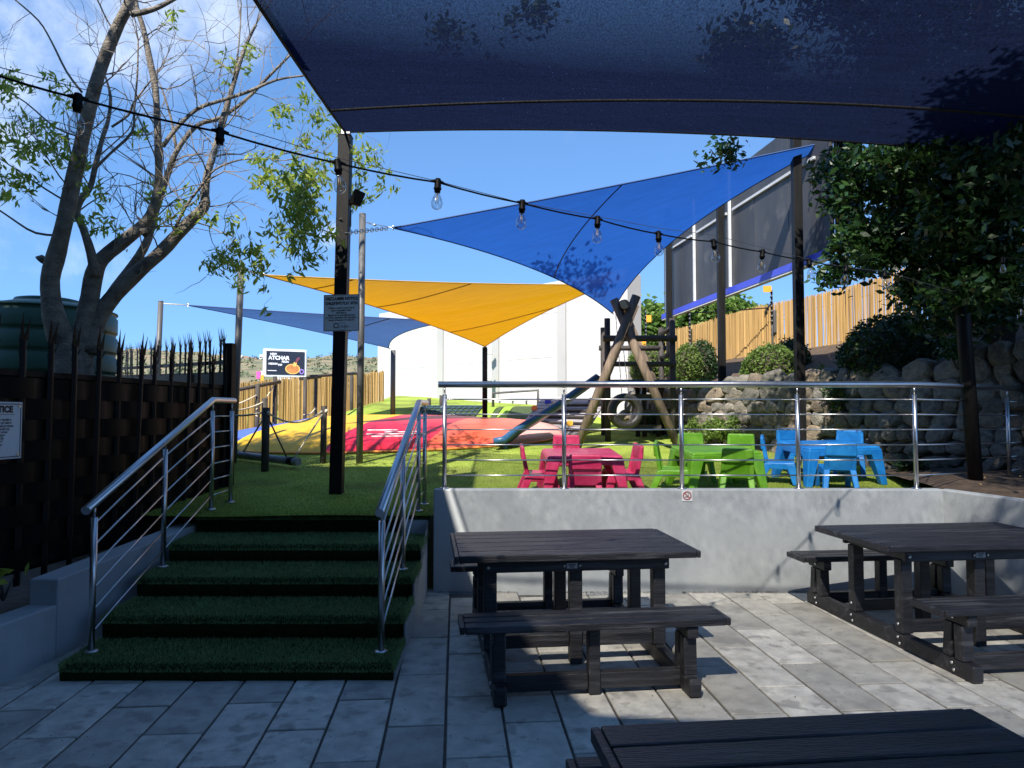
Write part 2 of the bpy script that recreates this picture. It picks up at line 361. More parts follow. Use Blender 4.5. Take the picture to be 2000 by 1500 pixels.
def link(name, me, m, parent=None, bevel=0, seg=2, kind=None):
    if m is not None and not me.materials: me.materials.append(m)
    o = bpy.data.objects.new(name, me); COL.objects.link(o)
    if parent: o.parent = parent
    if bevel:
        b = o.modifiers.new('bevel', 'BEVEL'); b.width = bevel; b.segments = seg; b.limit_method = 'ANGLE'; b.angle_limit = R(40)
    if kind: o['kind'] = kind
    return o
def tag(o, label, cat, group=None):
    o['label'] = label; o['category'] = cat
    if group: o['group'] = group
    return o
def thing(name, label, cat, loc=(0, 0, 0), rotz=0, group=None):
    o = bpy.data.objects.new(name, None); COL.objects.link(o); o.empty_display_size = .2
    o.location = loc; o.rotation_euler = (0, 0, rotz)
    return tag(o, label, cat, group)
def struct(o): o['kind'] = 'structure'; return o
def dup(root, loc=None, rot=None, label=None, mat=None):
    r = root.copy(); COL.objects.link(r)
    if loc is not None: r.location = loc
    if rot is not None: r.rotation_euler = rot
    if label: r['label'] = label
    for ch in list(root.children):
        c = ch.copy(); COL.objects.link(c); c.parent = r
        for g in list(ch.children):
            d = g.copy(); COL.objects.link(d); d.parent = c
    return r
def tri_mesh(name, verts, faces_n, m, parent=None, kind=None, smooth_=False):
    """verts (N,3) laid out face after face with faces_n corners each"""
    nv = len(verts); nf = nv // faces_n
    me = bpy.data.meshes.new(name)
    me.vertices.add(nv); me.vertices.foreach_set('co', np.asarray(verts, dtype=np.float32).ravel())
    me.loops.add(nv); me.loops.foreach_set('vertex_index', np.arange(nv, dtype=np.int32))
    me.polygons.add(nf); me.polygons.foreach_set('loop_start', np.arange(0, nv, faces_n, dtype=np.int32))
    me.polygons.foreach_set('loop_total', np.full(nf, faces_n, dtype=np.int32))
    me.update(calc_edges=True); me.validate()
    return link(name, me, m, parent, kind=kind)
def unit(n):
    v = rng.normal(size=(n, 3)); return v / np.linalg.norm(v, axis=1, keepdims=True)
def leaves(name, centres, m, parent, size=.08, aspect=.42, droop=.3, jit=.35):
    """leaf-shaped four-cornered faces at the given points (N,3)"""
    c = np.asarray(centres, dtype=float); n = len(c)
    d = unit(n); d[:, 2] = d[:, 2] * .7 - droop; d /= np.linalg.norm(d, axis=1, keepdims=True)
    s = np.cross(d, unit(n)); s /= np.maximum(1e-6, np.linalg.norm(s, axis=1, keepdims=True))
    ln = size * (1 + jit * rng.uniform(-1, 1, size=(n, 1))); w = ln * aspect * .5
    b = c - d * ln * .5
    q = np.stack([b, c - d * ln * .05 + s * w, c + d * ln * .5, c - d * ln * .05 - s * w], axis=1)
    return tri_mesh(name, q.reshape(-1, 3), 4, m, parent)
def blob_points(n, c, r, shell=.5):
    u = unit(n); rad = (shell + (1 - shell) * rng.random((n, 1))) ** .7
    return np.asarray(c) + u * rad * np.asarray(r)
def text(s, size, m, parent, loc, rot, align='CENTER', bold=.0, name='lettering', sx=1.0):
    cu = bpy.data.curves.new('t', 'FONT'); cu.body = s; cu.size = size; cu.align_x = align; cu.align_y = 'CENTER'; cu.offset = bold
    o = bpy.data.objects.new('t', cu); COL.objects.link(o)
    dg = bpy.context.evaluated_depsgraph_get()
    me = bpy.data.meshes.new_from_object(o.evaluated_get(dg)); bpy.data.objects.remove(o)
    me.materials.clear(); me.name = name
    o = link(name, me, m, parent); o.location = loc; o.rotation_euler = rot; o.scale = (sx, 1, 1)
    return o
def sag_line(a, b, sag, n=12):
    a, b = Vector(a), Vector(b)
    return [a.lerp(b, i / n) - Vector((0, 0, sag * 4 * (i / n) * (1 - i / n))) for i in range(n + 1)]

# ================================================================== setting
g = MB().add([(-2500, -600, -.06), (2500, -600, -.06), (2500, 3000, -.06), (-2500, 3000, -.06)], [(0, 1, 2, 3)]).build('ground', M['ground']); struct(g)

# far hillside with its ridge
nx, ny = 90, 16
vs, fs = [], []
for j in range(ny + 1):
    Yh = 110 + 520 * j / ny
    for i in range(nx + 1):
        Xh = -620 + 1240 * i / nx
        s = (j / ny)
        ridge = 53 - 0.030 * (Xh + 200) + 5 * noise.noise(Vector((Xh * .012, 3.1, 0))) + 3 * noise.noise(Vector((Xh * .05, Yh * .02, 1)))
        z = -1 + ridge * (s ** .9) * (1 + .06 * noise.noise(Vector((Xh * .03, Yh * .02, 4))))
        vs.append((Xh, Yh, z))
for j in range(ny):
    for i in range(nx):
        a = j * (nx + 1) + i; fs.append((a, a + 1, a + nx + 2, a + nx + 1))
hill = MB().add(vs, fs, True).build('hills', M['hill']); struct(hill)
def hill_z(X, Y):
    s = (Y - 110) / 520
    return -1 + (53 - .030 * (X + 200)) * s ** .9

# ---- patio of concrete pavers
PA = R(4.5)
pd = Vector((-math.sin(PA), math.cos(PA), 0)); pc = Vector((math.cos(PA), math.sin(PA), 0))
patio = MB().add([(-9, -9, -.014), (9, -9, -.014), (9, 6.6, -.014), (-9, 6.6, -.014)], [(0, 1, 2, 3)]).build('patio', M['mortar']); struct(patio)
PW, PL, JT = .312, .742, .015
ref = on(867.5, 1500, 0); u0 = ref.dot(pc)
rv = on(800, 1417, 0); v0 = rv.dot(pd)
pav = []
for q in range(5):
    mb = MB(); e = .004
    w, l = PW - JT, PL - JT
    mb.add([(-w/2, -l/2, -.03), (w/2, -l/2, -.03), (w/2, l/2, -.03), (-w/2, l/2, -.03),
            (-w/2, -l/2, -e), (w/2, -l/2, -e), (w/2, l/2, -e), (-w/2, l/2, -e),
            (-w/2+e, -l/2+e, 0), (w/2-e, -l/2+e, 0), (w/2-e, l/2-e, 0), (-w/2+e, l/2-e, 0)],
           [(0,1,5,4),(1,2,6,5),(2,3,7,6),(3,0,4,7),(4,5,9,8),(5,6,10,9),(6,7,11,10),(7,4,8,11),(8,9,10,11)])
    me = mb.mesh('paver'); pav.append(me)
    tone = .78 + .105 * q
    pm = mat('paver_concrete_%d' % q, tuple(c * tone for c in (.32, .31, .28)), tuple(c * tone for c in (.54, .52, .465)), 5 + q, .8, .25, 120, stain=(6.5 + .6 * q, .53, (.22, .21, .19), .65), detail=7)
    me.materials.append(pm)
for i in range(-14, 17):
    uc = u0 + (i + .5) * PW
    off = 0 if (i % 2) else PL / 2
    for j in range(-6, 8):
        vc = v0 + (j + .5) * PL + off
        p = pc * uc + pd * vc
        if not (1.4 < p.y < 6.75 and -4.6 < p.x < 5.2): continue
        if -2.75 < p.x < -.95 and p.y > 4.9: continue
        if abs(p.x) > .95 * p.y + .4: continue
        o = link('paver', random.choice(pav), None, patio)
        o.location = p + Vector((0, 0, random.uniform(-.003, .001)))
        o.rotation_euler = (random.gauss(0, .0018), random.gauss(0, .0018), PA + random.gauss(0, .0025) + random.choice((0, math.pi)))

# ---- turf lawn above the wall
WY = on(1000, 1157, 0).y
WT = at(1000, 956, WY).z
WT_TH = .14
def lawn_edges(Y):
    xl = -9.5
    xr = 7.0
    return xl, xr
xs = np.linspace(-9.5, 7.2, 70); ys = np.concatenate([np.linspace(TURFY, 9.5, 14), np.linspace(9.9, 24, 46)])
vs = []; fs = []
for Y in ys:
    for X in xs:
        y = Y
        if Y == ys[0] and X > -.75: y = max(Y, WY + WT_TH + .005)
        z = turf(y, X) + .018 * noise.noise(Vector((X * .9, y * .9, 0)))
        if X < -3.2: z -= .0
        vs.append((X, y, z))
for j in range(len(ys) - 1):
    for i in range(len(xs) - 1):
        a = j * len(xs) + i; fs.append((a, a + 1, a + len(xs) + 1, a + len(xs)))
lawn = MB().add(vs, fs, True).build('turf_lawn', M['turf']); struct(lawn)
def turf_s(X, Y): return turf(Y, X) + .018 * noise.noise(Vector((X * .9, Y * .9, 0)))
# standing fibres of the turf, thick near the front
def blades(n, fn, h, w, name, m, parent, lean=.55):
    P = fn(n); n = len(P)
    a = rng.uniform(0, 2 * math.pi, n); d = np.stack([np.cos(a), np.sin(a), np.zeros(n)], 1)
    tip = P.copy(); le = rng.uniform(.1, lean, n) * h; a2 = rng.uniform(0, 2 * math.pi, n)
    hh = h * rng.uniform(.6, 1.25, n)
    tip[:, 0] += np.cos(a2) * le; tip[:, 1] += np.sin(a2) * le; tip[:, 2] += hh
    q = np.stack([P - d * w, P + d * w, tip], 1)
    return tri_mesh(name, q.reshape(-1, 3), 3, m, parent, kind='stuff')
def lawn_pts(n):
    Y = TURFY + (rng.random(n) ** 1.7) * 6.5
    X = rng.uniform(-.55, .75, n) * Y
    k = (X < -.75) | (Y > WY + WT_TH + .03)
    X, Y = X[k], Y[k]
    Z = np.array([turf_s(x, y) for x, y in zip(X, Y)])
    return np.stack([X, Y, Z], 1)
blades(110000, lawn_pts, .020, .0028, 'turf_fibres', M['turf_blade'], lawn)

# ---- grey rendered retaining wall with a return on the right
wl = at(846, 1100, WY).x; wr = at(1845, 1000, WY).x
wall = thing('retaining_wall', 'low grey rendered retaining wall behind the picnic tables', 'wall', (0, 0, 0))
RX, RY = wr + 1.55, WY - 2.85      # where the return ends, towards the right
mb = MB()
mb.prism([(wl, WY), (wr, WY), (wr + .02, WY + WT_TH), (wl, WY + WT_TH)], -.05, WT)
front = mb.build('front_face', M['render'], wall, .012, 3)
dn = Vector((RX - wr, RY - WY, 0)).normalized(); nn = Vector((-dn.y, dn.x, 0)) * WT_TH
mb = MB(); a = Vector((wr, WY, 0)) - dn * .06; b = Vector((RX, RY, 0))
zt2 = WT - .035
mb.hexa([a + Vector((0, 0, -.05)), b + Vector((0, 0, -.05)), b + nn + Vector((0, 0, -.05)), a + nn + Vector((0, 0, -.05)),
         a + Vector((0, 0, WT - .003)), b + Vector((0, 0, zt2 - .10)), b + nn + Vector((0, 0, zt2 - .10)), a + nn + Vector((0, 0, WT - .003))])
mb.build('return_wall', M['render'], wall, .012, 3)
# kerb side of the stairs, rendered, seen right of the steps
stair_k = []   # (front Y, top z)
e0 = CAM_Z
prevz = 0.0
for (bp, tp) in ((1330, 1298), (1247, 1205), (1166, 1129), (1097, 1064), (1040, 1005.6)):
    p = on(700, bp, prevz); zt = at(700, tp, p.y).z
    stair_k.append((p.y, zt)); prevz = zt
TURF0_S = stair_k[-1][1]
XL = lambda Y: -2.79 - .0786 * (Y - 4.384)
XR = lambda Y: -.735 - .028 * (Y - 4.384)
stairs = thing('steps', 'wide flight of five turf covered steps up to the lawn', 'steps', (0, 0, 0))
yend = stair_k[-1][0] + .05
for k, (Y0, zt) in enumerate(stair_k):
    z0 = -.03 if k == 0 else stair_k[k - 1][1] - .06
    Y1 = stair_k[k + 1][0] + .12 if k < 4 else yend + .02
    z_top = zt if k < 4 else min(zt, TURF0) - .004
    # rounded front: profile swept from left to right
    prof = [(Y0 + .018, z0), (Y0 + .004, z_top - .085), (Y0, z_top - .055), (Y0 + .012, z_top - .028), (Y0 + .042, z_top - .008), (Y0 + .10, z_top), (Y0 * .55 + Y1 * .45, z_top - .006), (Y1, z_top), (Y1, z0)]
    nX = 70; vs = []; fs = []
    for i in range(nX + 1):
        t = i / nX
        for (y, z) in prof:
            X = XL(y) * (1 - t) + XR(y) * t
            wob = (.010 * noise.noise(Vector((X * 1.7, k * 7.1, y * .3))) + .005 * noise.noise(Vector((X * 7, k * 3.3, y)))) if z > z0 else 0
            vs.append((X, y + wob, z + wob * .6))
    m = len(prof)
    for i in range(nX):
        for q in range(m):
            q2 = (q + 1) % m
            fs.append((i * m + q, i * m + q2, (i + 1) * m + q2, (i + 1) * m + q))
    fs.append(tuple(range(m))); fs.append(tuple(reversed([nX * m + q for q in range(m)])))
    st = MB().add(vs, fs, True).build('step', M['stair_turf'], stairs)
def stair_pts(n):
    out = []
    for k, (Y0, zt) in enumerate(stair_k):
        Y1 = stair_k[k + 1][0] if k < 4 else yend + .1
        m = int(n * .2)
        Y = Y0 + rng.random(m) ** 1.6 * (Y1 - Y0); t = rng.random(m)
        X = np.array([XL(y) * (1 - a) + XR(y) * a for y, a in zip(Y, t)])
        out.append(np.stack([X, Y, np.full(m, min(zt, TURF0) if k == 4 else zt) - .004 - np.clip(.05 - (Y - Y0), 0, .05) * .9], 1))
        m = int(n * .05)     # the ragged cut edge on both sides
        Y = Y0 + rng.random(m) * (Y1 - Y0); sd = rng.random(m) < .5
        X = np.array([XL(y) if s else XR(y) for y, s in zip(Y, sd)]) + rng.normal(0, .008, m)
        out.append(np.stack([X, Y, zt - rng.random(m) * .05], 1))
    return np.concatenate(out)
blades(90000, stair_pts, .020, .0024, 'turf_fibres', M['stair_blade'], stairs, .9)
# riser fibres stick out to the front
def riser_blades(n):
    out = []
    for k, (Y0, zt) in enumerate(stair_k):
        z0 = 0 if k == 0 else stair_k[k - 1][1]
        m = n // 5; t = rng.random(m)
        X = XL(Y0) * (1 - t) + XR(Y0) * t; Z = z0 + rng.random(m) * (zt - z0)
        P = np.stack([X, np.full(m, Y0 + .004), Z], 1)
        tip = P + np.stack([rng.normal(0, .006, m), -rng.uniform(.006, .02, m), -rng.uniform(.0, .012, m)], 1)
        d = np.zeros((m, 3)); d[:, 0] = .0025
        out.append(np.stack([P - d, P + d, tip], 1))
    q = np.concatenate(out)
    tri_mesh('riser_fibres', q.reshape(-1, 3), 3, M['stair_blade'], stairs, kind='stuff')
# rendered flank under the right end of the steps
mb = MB()
poly = [(stair_k[0][0] + .03, -.03)]
pts2 = []
for k, (Y0, zt) in enumerate(stair_k): pts2 += [(Y0 + .035, (stair_k[k-1][1] if k else 0) - .035), (Y0 + .035, zt - .04)]
prof = [(stair_k[0][0] + .035, -.03)] + pts2[1:] + [(WY + .02, stair_k[-1][1] - .04), (WY + .02, -.03)]
n = len(prof)
mb.add([(XR(y) + .012, y, z) for y, z in prof] + [(XR(y) - .2, y, z) for y, z in prof],
       [tuple(range(n)), tuple(reversed(range(n, 2 * n)))] + [(k, n + k, n + (k + 1) % n, (k + 1) % n) for k in range(n)])
mb.build('rendered_flank', M['render'], stairs)

# dirt caught along the foot of the wall and in the corners
dv_ = []
for k in range(1500):
    x = random.uniform(wl, wr + .1); y = WY - abs(random.gauss(0, .018)) - .002; s_ = random.uniform(.002, .007)
    if noise.noise(Vector((x * 2.2, 0, 7))) < -.15: continue
    a = random.uniform(0, 6.3); c = Vector((x, y, .004))
    dv_ += [c + Vector((math.cos(a + q * 2.1) * s_, math.sin(a + q * 2.1) * s_, random.uniform(0, .008))) for q in range(3)]
for k in range(900):
    x = random.uniform(-2.6, 4.0); y = random.uniform(2.4, WY); s_ = random.uniform(.002, .007); a = random.uniform(0, 6.3); c = Vector((x, y, .003))
    dv_ += [c + Vector((math.cos(a + q * 2.1) * s_, math.sin(a + q * 2.1) * s_, random.uniform(0, .004))) for q in range(3)]
tri_mesh('grit', np.array([v[:] for v in dv_]), 3, M['soil'], patio, kind='stuff')

# low stepped white wall on the left of the steps
lw = thing('stepped_low_wall', 'low stepped grey wall left of the turf steps, under the fence', 'wall')
def slab(p, q, th, z0, z1, z2=None):
    p, q = Vector(p), Vector(q); d = (q - p).normalized(); n_ = Vector((-d.y, d.x, 0)) * th
    z2 = z1 if z2 is None else z2
    V = lambda a, z: Vector((a.x, a.y, z))
    return MB().hexa([V(p, z0), V(q, z0), V(q + n_, z0), V(p + n_, z0), V(p, z1), V(q, z2), V(q + n_, z2), V(p + n_, z1)])
slab((-3.32, 2.6, 0), (-3.075, 4.86, 0), .2, -.03, .36).build('wall_section', M['render'], lw, .01)
slab((-3.073, 4.862, 0), (-3.00, 6.9, 0), .2, -.03, .53, .60).build('wall_section', M['render'], lw, .01)
# earth behind the low wall
eb = MB().add([(-9.5, -2, .28), (-3.5, 2.6, .28), (-3.22, 6.7, .30), (-9.5, 6.7, .30)], [(0, 1, 2, 3)]).build('planting_strip', M['soil']); struct(eb)

# ---- garden bed and terrace on the right
SW0, SW1 = Vector((6.9, 5.5, 0)), Vector((2.42, 14.6, 0))
sd = (SW1 - SW0); slen = sd.length; sdir = sd.normalized(); snor = Vector((-sdir.y, sdir.x, 0))  # points towards the lawn
if snor.x > 0: snor = -snor
vs = []
for Y in (2.2, 4.0, 5.2, 5.9, 6.5, 7.2, 8.0, 9.0):
    for k in range(12):
        t = k / 11
        x0 = (wr + (WY - Y) * (1.55 / 2.85) + .10) if Y < WY else wr + (Y - WY) * 0.25 + .02
        X = x0 * (1 - t) + 8.2 * t
        edge = smooth(.0, .6, X - x0)
        zz = WT - .06 - (WY - min(Y, WY)) * .03 + .06 * edge + .03 * noise.noise(Vector((X * 2, Y * 2, 5)))
        vs.append((X, Y, zz + (.05 if Y > 6.5 else 0)))
fs = [(j * 12 + i, j * 12 + i + 1, (j + 1) * 12 + i + 1, (j + 1) * 12 + i) for j in range(7) for i in range(11)]
bed = MB().add(vs, fs, True).build('garden_bed', M['soil']); struct(bed)

def wall_top(t): return 2.48 * (1 - t) + 1.98 * t
terr = []
FN0, FN1 = Vector((8.5, 4.6, 0)), Vector((4.55, 20.9, 0))
vs = []
for k in range(13):
    t = k / 12
    a = SW0.lerp(SW1, t); b = FN0.lerp(FN1, t)
    vs += [(a.x + .05, a.y, wall_top(t) - .05), (b.x, b.y, 3.0), (b.x + 30, b.y + 6, 3.0)]
fs = [(3 * k + q, 3 * k + q + 1, 3 * k + q + 4, 3 * k + q + 3) for k in range(12) for q in range(2)]
te = MB().add(vs, fs, True).build('terrace', M['soil']); struct(te)

# ---- stone wall, each stone its own piece
sw = thing('stone_wall', 'rough dry stone retaining wall below the shrubs on the right', 'wall')
V = lambda p, z: Vector((p.x, p.y, z))
bk = snor * -.30
mb = MB(); nseg = 12
for k in range(nseg):
    t0, t1 = k / nseg, (k + 1) / nseg
    p, q = SW0.lerp(SW1, t0), SW0.lerp(SW1, t1)
    mb.hexa([V(p, .4), V(q, .4), V(q + bk, .4), V(p + bk, .4), V(p, wall_top(t0) - .08), V(q, wall_top(t1) - .08), V(q + bk, wall_top(t0) - .06), V(p + bk, wall_top(t1) - .06)])
mb.build('backing', M['mortar'], sw)
import bmesh
rocks = []
for q in range(9):
    bm = bmesh.new(); rr = random.Random(q * 31 + 5); ns_ = rr.choice((6, 7, 7, 8))
    for (yy_, r0, r1) in ((.46, .30, .42), (.18, .44, .54), (-.45, .40, .50)):
        ph = rr.random()
        for k in range(ns_):
            a = 2 * math.pi * (k + ph * .3 + rr.uniform(-.22, .22)) / ns_; r_ = rr.uniform(r0, r1)
            ca, sa = math.cos(a), math.sin(a); sq = 1 / max(abs(ca), abs(sa)) ** .55
            bm.verts.new((ca * r_ * sq, yy_ + rr.uniform(-.07, .07), sa * r_ * sq))
    bm.verts.new((rr.uniform(-.1, .1), .52, rr.uniform(-.1, .1)))
    res = bmesh.ops.convex_hull(bm, input=list(bm.verts))
    bmesh.ops.delete(bm, geom=[v for v in bm.verts if not v.link_faces], context='VERTS')
    bmesh.ops.bevel(bm, geom=list(bm.edges), offset=.03, segments=1, affect='EDGES')
    me = bpy.data.meshes.new('stone'); bm.to_mesh(me); bm.free()
    for p in me.polygons: p.use_smooth = False
    tone = random.uniform(.7, 1.25); warm = random.uniform(.9, 1.1)
    sm_ = mat('stone_%d' % q, (.085 * tone * warm, .076 * tone, .063 * tone / warm), (.24 * tone * warm, .21 * tone, .165 * tone / warm), 5, .9, .8, 14, stain=(6, .57, (.06, .057, .05), .7), detail=8)
    me.materials.append(sm_); rocks.append(me)
rot0 = math.atan2(sdir.y, sdir.x)
row_z = .62; r_i = 0
while row_z < 2.6:
    hrow = random.uniform(.15, .23); s = random.uniform(0, .2)
    while s < slen:
        t = s / slen
        wst = random.uniform(.17, .36) * (1 + .4 * (row_z > 1.8))
        hh = hrow * random.uniform(.9, 1.25) * (1.25 if row_z > 1.8 else 1)
        zc = row_z + hrow / 2 + random.uniform(-.03, .03)
        yy = (SW0 + sdir * s).y
        if zc < wall_top(t) + .02 and zc > turf(max(yy, 7.2)) - .22:
            o = link('stone', random.choice(rocks), None, sw)
            o.location = SW0 + sdir * (s + wst / 2) + snor * random.uniform(-.05, .01) + Vector((0, 0, zc))
            o.rotation_euler = (random.gauss(0, .05), random.gauss(0, .22), rot0 + random.gauss(0, .07))
            o.scale = (wst * 1.16, .24, hh * 1.2)
        s += wst * .97
    row_z += hrow * .93; r_i += 1

# ================================================================== sails and poles
def pole(name, base, top, r, m, label, square=False, cat='pole', group=None):
    t = thing(name, label, cat, base, group=group)
    top = Vector(top) - Vector(base)
    mb = MB()
    if square: mb.bar((0, 0, -.1), top, r * 2, r * 2, (0, 1, 0)); mb.build('shaft', m, t, .006)
    else: mb.tube([(0, 0, -.1), top], r, 14); mb.build('shaft', m, t)
    if square: MB().bar(top + Vector((0, 0, .001)), top + Vector((0, 0, .014)), r * 2.1, r * 2.1, (0, 1, 0)).build('cap', m, t)
    else: MB().tube([top + Vector((0, 0, .0)), top + Vector((0, 0, .02))], r * .96, 14).build('cap', m, t)
    return t
pm_b = ont(657, 963)
pm_t = at(675, 268, pm_b.y)
main_pole = pole('shade_sail_pole', pm_b, pm_t, .068, M['pole_dark'], 'tall square black pole on the lawn carrying the disclaimer notice', True)
p2_b = ont(702, 905); p2_t = at(708, 420, p2_b.y)
pole2 = pole('shade_sail_pole', p2_b, p2_t, .047, M['pole_grey'], 'dark round pole just right of the disclaimer notice, standing on the lawn')
p3_b = Vector((at(1908, 950, 7.2).x, 7.2, .85)); p3_t = at(1858, 318, 7.2)
pole3 = pole('shade_sail_pole', p3_b, p3_t, .068, M['pole_dark'], 'leaning black pole in the garden bed at the right end of the railing')
p4_t = at(471, 524, 9.9); p4_b = Vector((at(455, 900, 9.9).x, 9.9, turf(9.9)))
pole4 = pole('shade_sail_pole', p4_b, p4_t, .046, M['pole_grey'], 'grey round pole behind the fence corner holding the yellow sail')
p5_t = at(314, 590, 12.5); p5_b = Vector((p5_t.x - .06, 12.5, turf(12.5)))
pole5 = pole('shade_sail_pole', p5_b, p5_t, .045, M['pole_grey'], 'short grey pole far left behind the spiked fence')
p6_b = ont(767, 826); p6_t = at(768, 686, p6_b.y)
pole6 = pole('shade_sail_pole', p6_b, p6_t, .055, M['pole_grey'], 'dark pole at the left end of the white building')
p7_b = ont(947, 836); p7_t = at(947, 680, p7_b.y)
pole7 = pole('shade_sail_pole', p7_b, p7_t, .055, M['pole_dark'], 'dark pole below the lowest corner of the yellow sail')

def hem(t, pts, r, m): return MB().tube(pts, r, 5).build('edge_cable', m, t)
def tri_sail(name, label, V3, sags, m, hm, down=.25, n=40, seams=()):
    """three-cornered sail with hollow edges"""
    A, B, C = [Vector(v) for v in V3]
    t = thing(name, label, 'shade sail', (0, 0, 0))
    def P(a, b, c):
        p = A * a + B * b + C * c
        p += (C - (A + B) / 2) * (4 * a * b * sags[0]) + (A - (B + C) / 2) * (4 * b * c * sags[1]) + (B - (C + A) / 2) * (4 * c * a * sags[2])
        p.z -= down * 27 * a * b * c * .5
        return p
    vs, fs, idx = [], [], {}
    for i in range(n + 1):
        for j in range(n + 1 - i):
            idx[i, j] = len(vs); vs.append(P(1 - (i + j) / n, i / n, j / n))
    for i in range(n):
        for j in range(n - i):
            fs.append((idx[i, j], idx[i + 1, j], idx[i, j + 1]))
            if i + j < n - 1: fs.append((idx[i + 1, j], idx[i + 1, j + 1], idx[i, j + 1]))
    MB().add(vs, fs, True).build('cloth', m, t)
    for E in ((lambda u: P(1 - u, u, 0)), (lambda u: P(0, 1 - u, u)), (lambda u: P(u, 0, 1 - u))):
        hem(t, [E(k / 24) for k in range(25)], .011, hm)
    for (q0, q1) in seams:
        MB().tube([P(*[q0[i] * (1 - k / 24) + q1[i] * k / 24 for i in range(3)]) - Vector((0, 0, .006)) for k in range(25)], .010, 4).build('seam', hm, t)
    for v in (A, B, C):
        MB().tube([v + Vector((0, 0, .0)), v + Vector((.012, 0, .03)), v + Vector((.024, 0, 0)), v + Vector((.012, 0, -.03)), v], .008, 5).build('corner_ring', M['bolt'], t)
    return t
hem_blue = mat('hem_blue', (.03, .07, .2), (.04, .09, .25), 4, .7)
hem_yel = mat('hem_yellow', (.42, .25, .03), (.5, .3, .04), 4, .7)
hem_navy = mat('hem_navy', (.004, .004, .006), (.008, .008, .011), 4, .8)

# yellow
yL, yB, yR = at(513, 537, 10.3), at(947, 677, p7_b.y), at(1185, 556, 12.9)
tri_sail('yellow_shade_sail', 'yellow triangular shade sail in the middle distance', (yL, yB, yR), (.045, .03, .03), M['yellow_sail'], hem_yel, .12,
         seams=(((.62, .38, 0), (.45, 0, .55)), ((.25, .75, 0), (0, .35, .65)), ((.85, .15, 0), (.78, 0, .22))))
# far small blue
fL, fB, fR = at(366, 596, 12.7), at(760, 680, p6_b.y), at(880, 628, 14.0)
tri_sail('far_blue_shade_sail', 'small blue shade sail farthest away, below the yellow one', (fL, fB, fR), (.03, .08, .02), M['blue_sail_far'], hem_blue, .1,
         seams=(((.3, .7, 0), (.25, 0, .75)),))
# large bright blue
bL, bB, bR = at(766, 445, 9.0), at(1196, 612, 12.9), at(1640, 272, 10.3)
tri_sail('blue_shade_sail', 'large bright blue shade sail above the climbing frame', (bL, bB, bR), (.055, .13, .01), M['blue_sail'], hem_blue, .10,
         seams=(((.42, .58, 0), (.52, 0, .48)),))
def chain(t, a, b, n=10, name='chain', r=.006):
    mb = MB(); a, b = Vector(a), Vector(b); d = (b - a) / n
    for k in range(n):
        c = a + d * (k + .5); s = Vector((0, 0, 1)) if k % 2 else d.normalized().cross(Vector((0, 0, 1))).normalized()
        h = d * .62; w = s * min(.022, d.length * .3)
        mb.tube([c - h, c - h * .6 + w, c + h * .6 + w, c + h, c + h * .6 - w, c - h * .6 - w, c - h], r, 5, False)
    return mb.build(name, M['chain'], t)
ct = thing('tension_chain', 'short steel chain from the notice pole to the blue sail corner', 'chain'); 
chain(ct, at(676, 455, pm_b.y - .07), bL.lerp(at(676, 455, pm_b.y), .12), 16)
ct = thing('tension_cable', 'thin cable from the round pole top to the blue sail corner', 'cable')
MB().tube([at(712, 434, p2_b.y), bL], .007, 5).build('wire', M['steel'], ct); MB().tube([at(722, 436, p2_b.y - .1), at(733, 440, p2_b.y - .4)], .016, 6).build('turnbuckle', M['bolt'], ct)
ct = thing('tension_cable', 'white cord from the grey pole to the yellow sail tip', 'cable')
MB().tube([at(474, 527, 9.9), yL], .009, 5).build('cord', M['rope'], ct)
ct = thing('tension_cable', 'cord from the far left pole to the small blue sail tip', 'cable')
MB().tube([at(318, 593, 12.5), fL], .009, 5).build('cord', M['rope'], ct)

# ---- big navy sail overhead
nA, nB = Vector(pm_t) + Vector((.0, -.02, .05)), Vector((-2.05, -1.5, 5.0))
nC, nD = Vector(at(1905, 306, 7.2)) + Vector((.4, 0, 0)), Vector((6.4, -1.5, 5.0))
def eL(u): 
    p = nA.lerp(nB, u); p.x += .14 * 4 * u * (1 - u); p.z -= .36 * 4 * u * (1 - u); return p
def eF(u):
    p = nA.lerp(nC, u); p.y -= .36 * 4 * u * (1 - u); p.z -= .02 * 4 * u * (1 - u); return p
def eR(u):
    p = nC.lerp(nD, u); p.x -= .3 * 4 * u * (1 - u); return p
def eN(u):
    p = nB.lerp(nD, u); p.y += .4 * 4 * u * (1 - u); return p
def navy(u, v):
    lin = nA.lerp(nC, u).lerp(nB.lerp(nD, u), v)
    p = eF(u) * (1 - v) + eN(u) * v + eL(v) * (1 - u) + eR(v) * u - lin
    p.z -= .10 * math.sin(math.pi * u) * math.sin(math.pi * v)
    return p
ns = thing('navy_shade_sail', 'huge dark navy shade sail stretched overhead', 'shade sail')
n = 44; vs = [navy(i / n, j / n) for j in range(n + 1) for i in range(n + 1)]
fs = [(j * (n + 1) + i, j * (n + 1) + i + 1, (j + 1) * (n + 1) + i + 1, (j + 1) * (n + 1) + i) for j in range(n) for i in range(n)]
MB().add(vs, fs, True).build('cloth', M['navy_sail'], ns)
for E in (eL, eF, eR, eN): hem(ns, [E(k / 30) for k in range(31)], .014, hem_navy)
seam_v = .085
MB().tube([navy(k / 40, seam_v + .02 * math.sin(math.pi * k / 40)) - Vector((0, 0, .008)) for k in range(41)], .016, 5).build('seam', hem_navy, ns)
MB().tube([navy(k / 40, .53) - Vector((0, 0, .008)) for k in range(41)], .016, 5).build('seam', hem_navy, ns)
MB().box(-.05, .05, -.03, .03, -.02, .10).build('bracket', M['bolt'], ns, .005).location = Vector(pm_t) + Vector((.01, -.02, -.02))
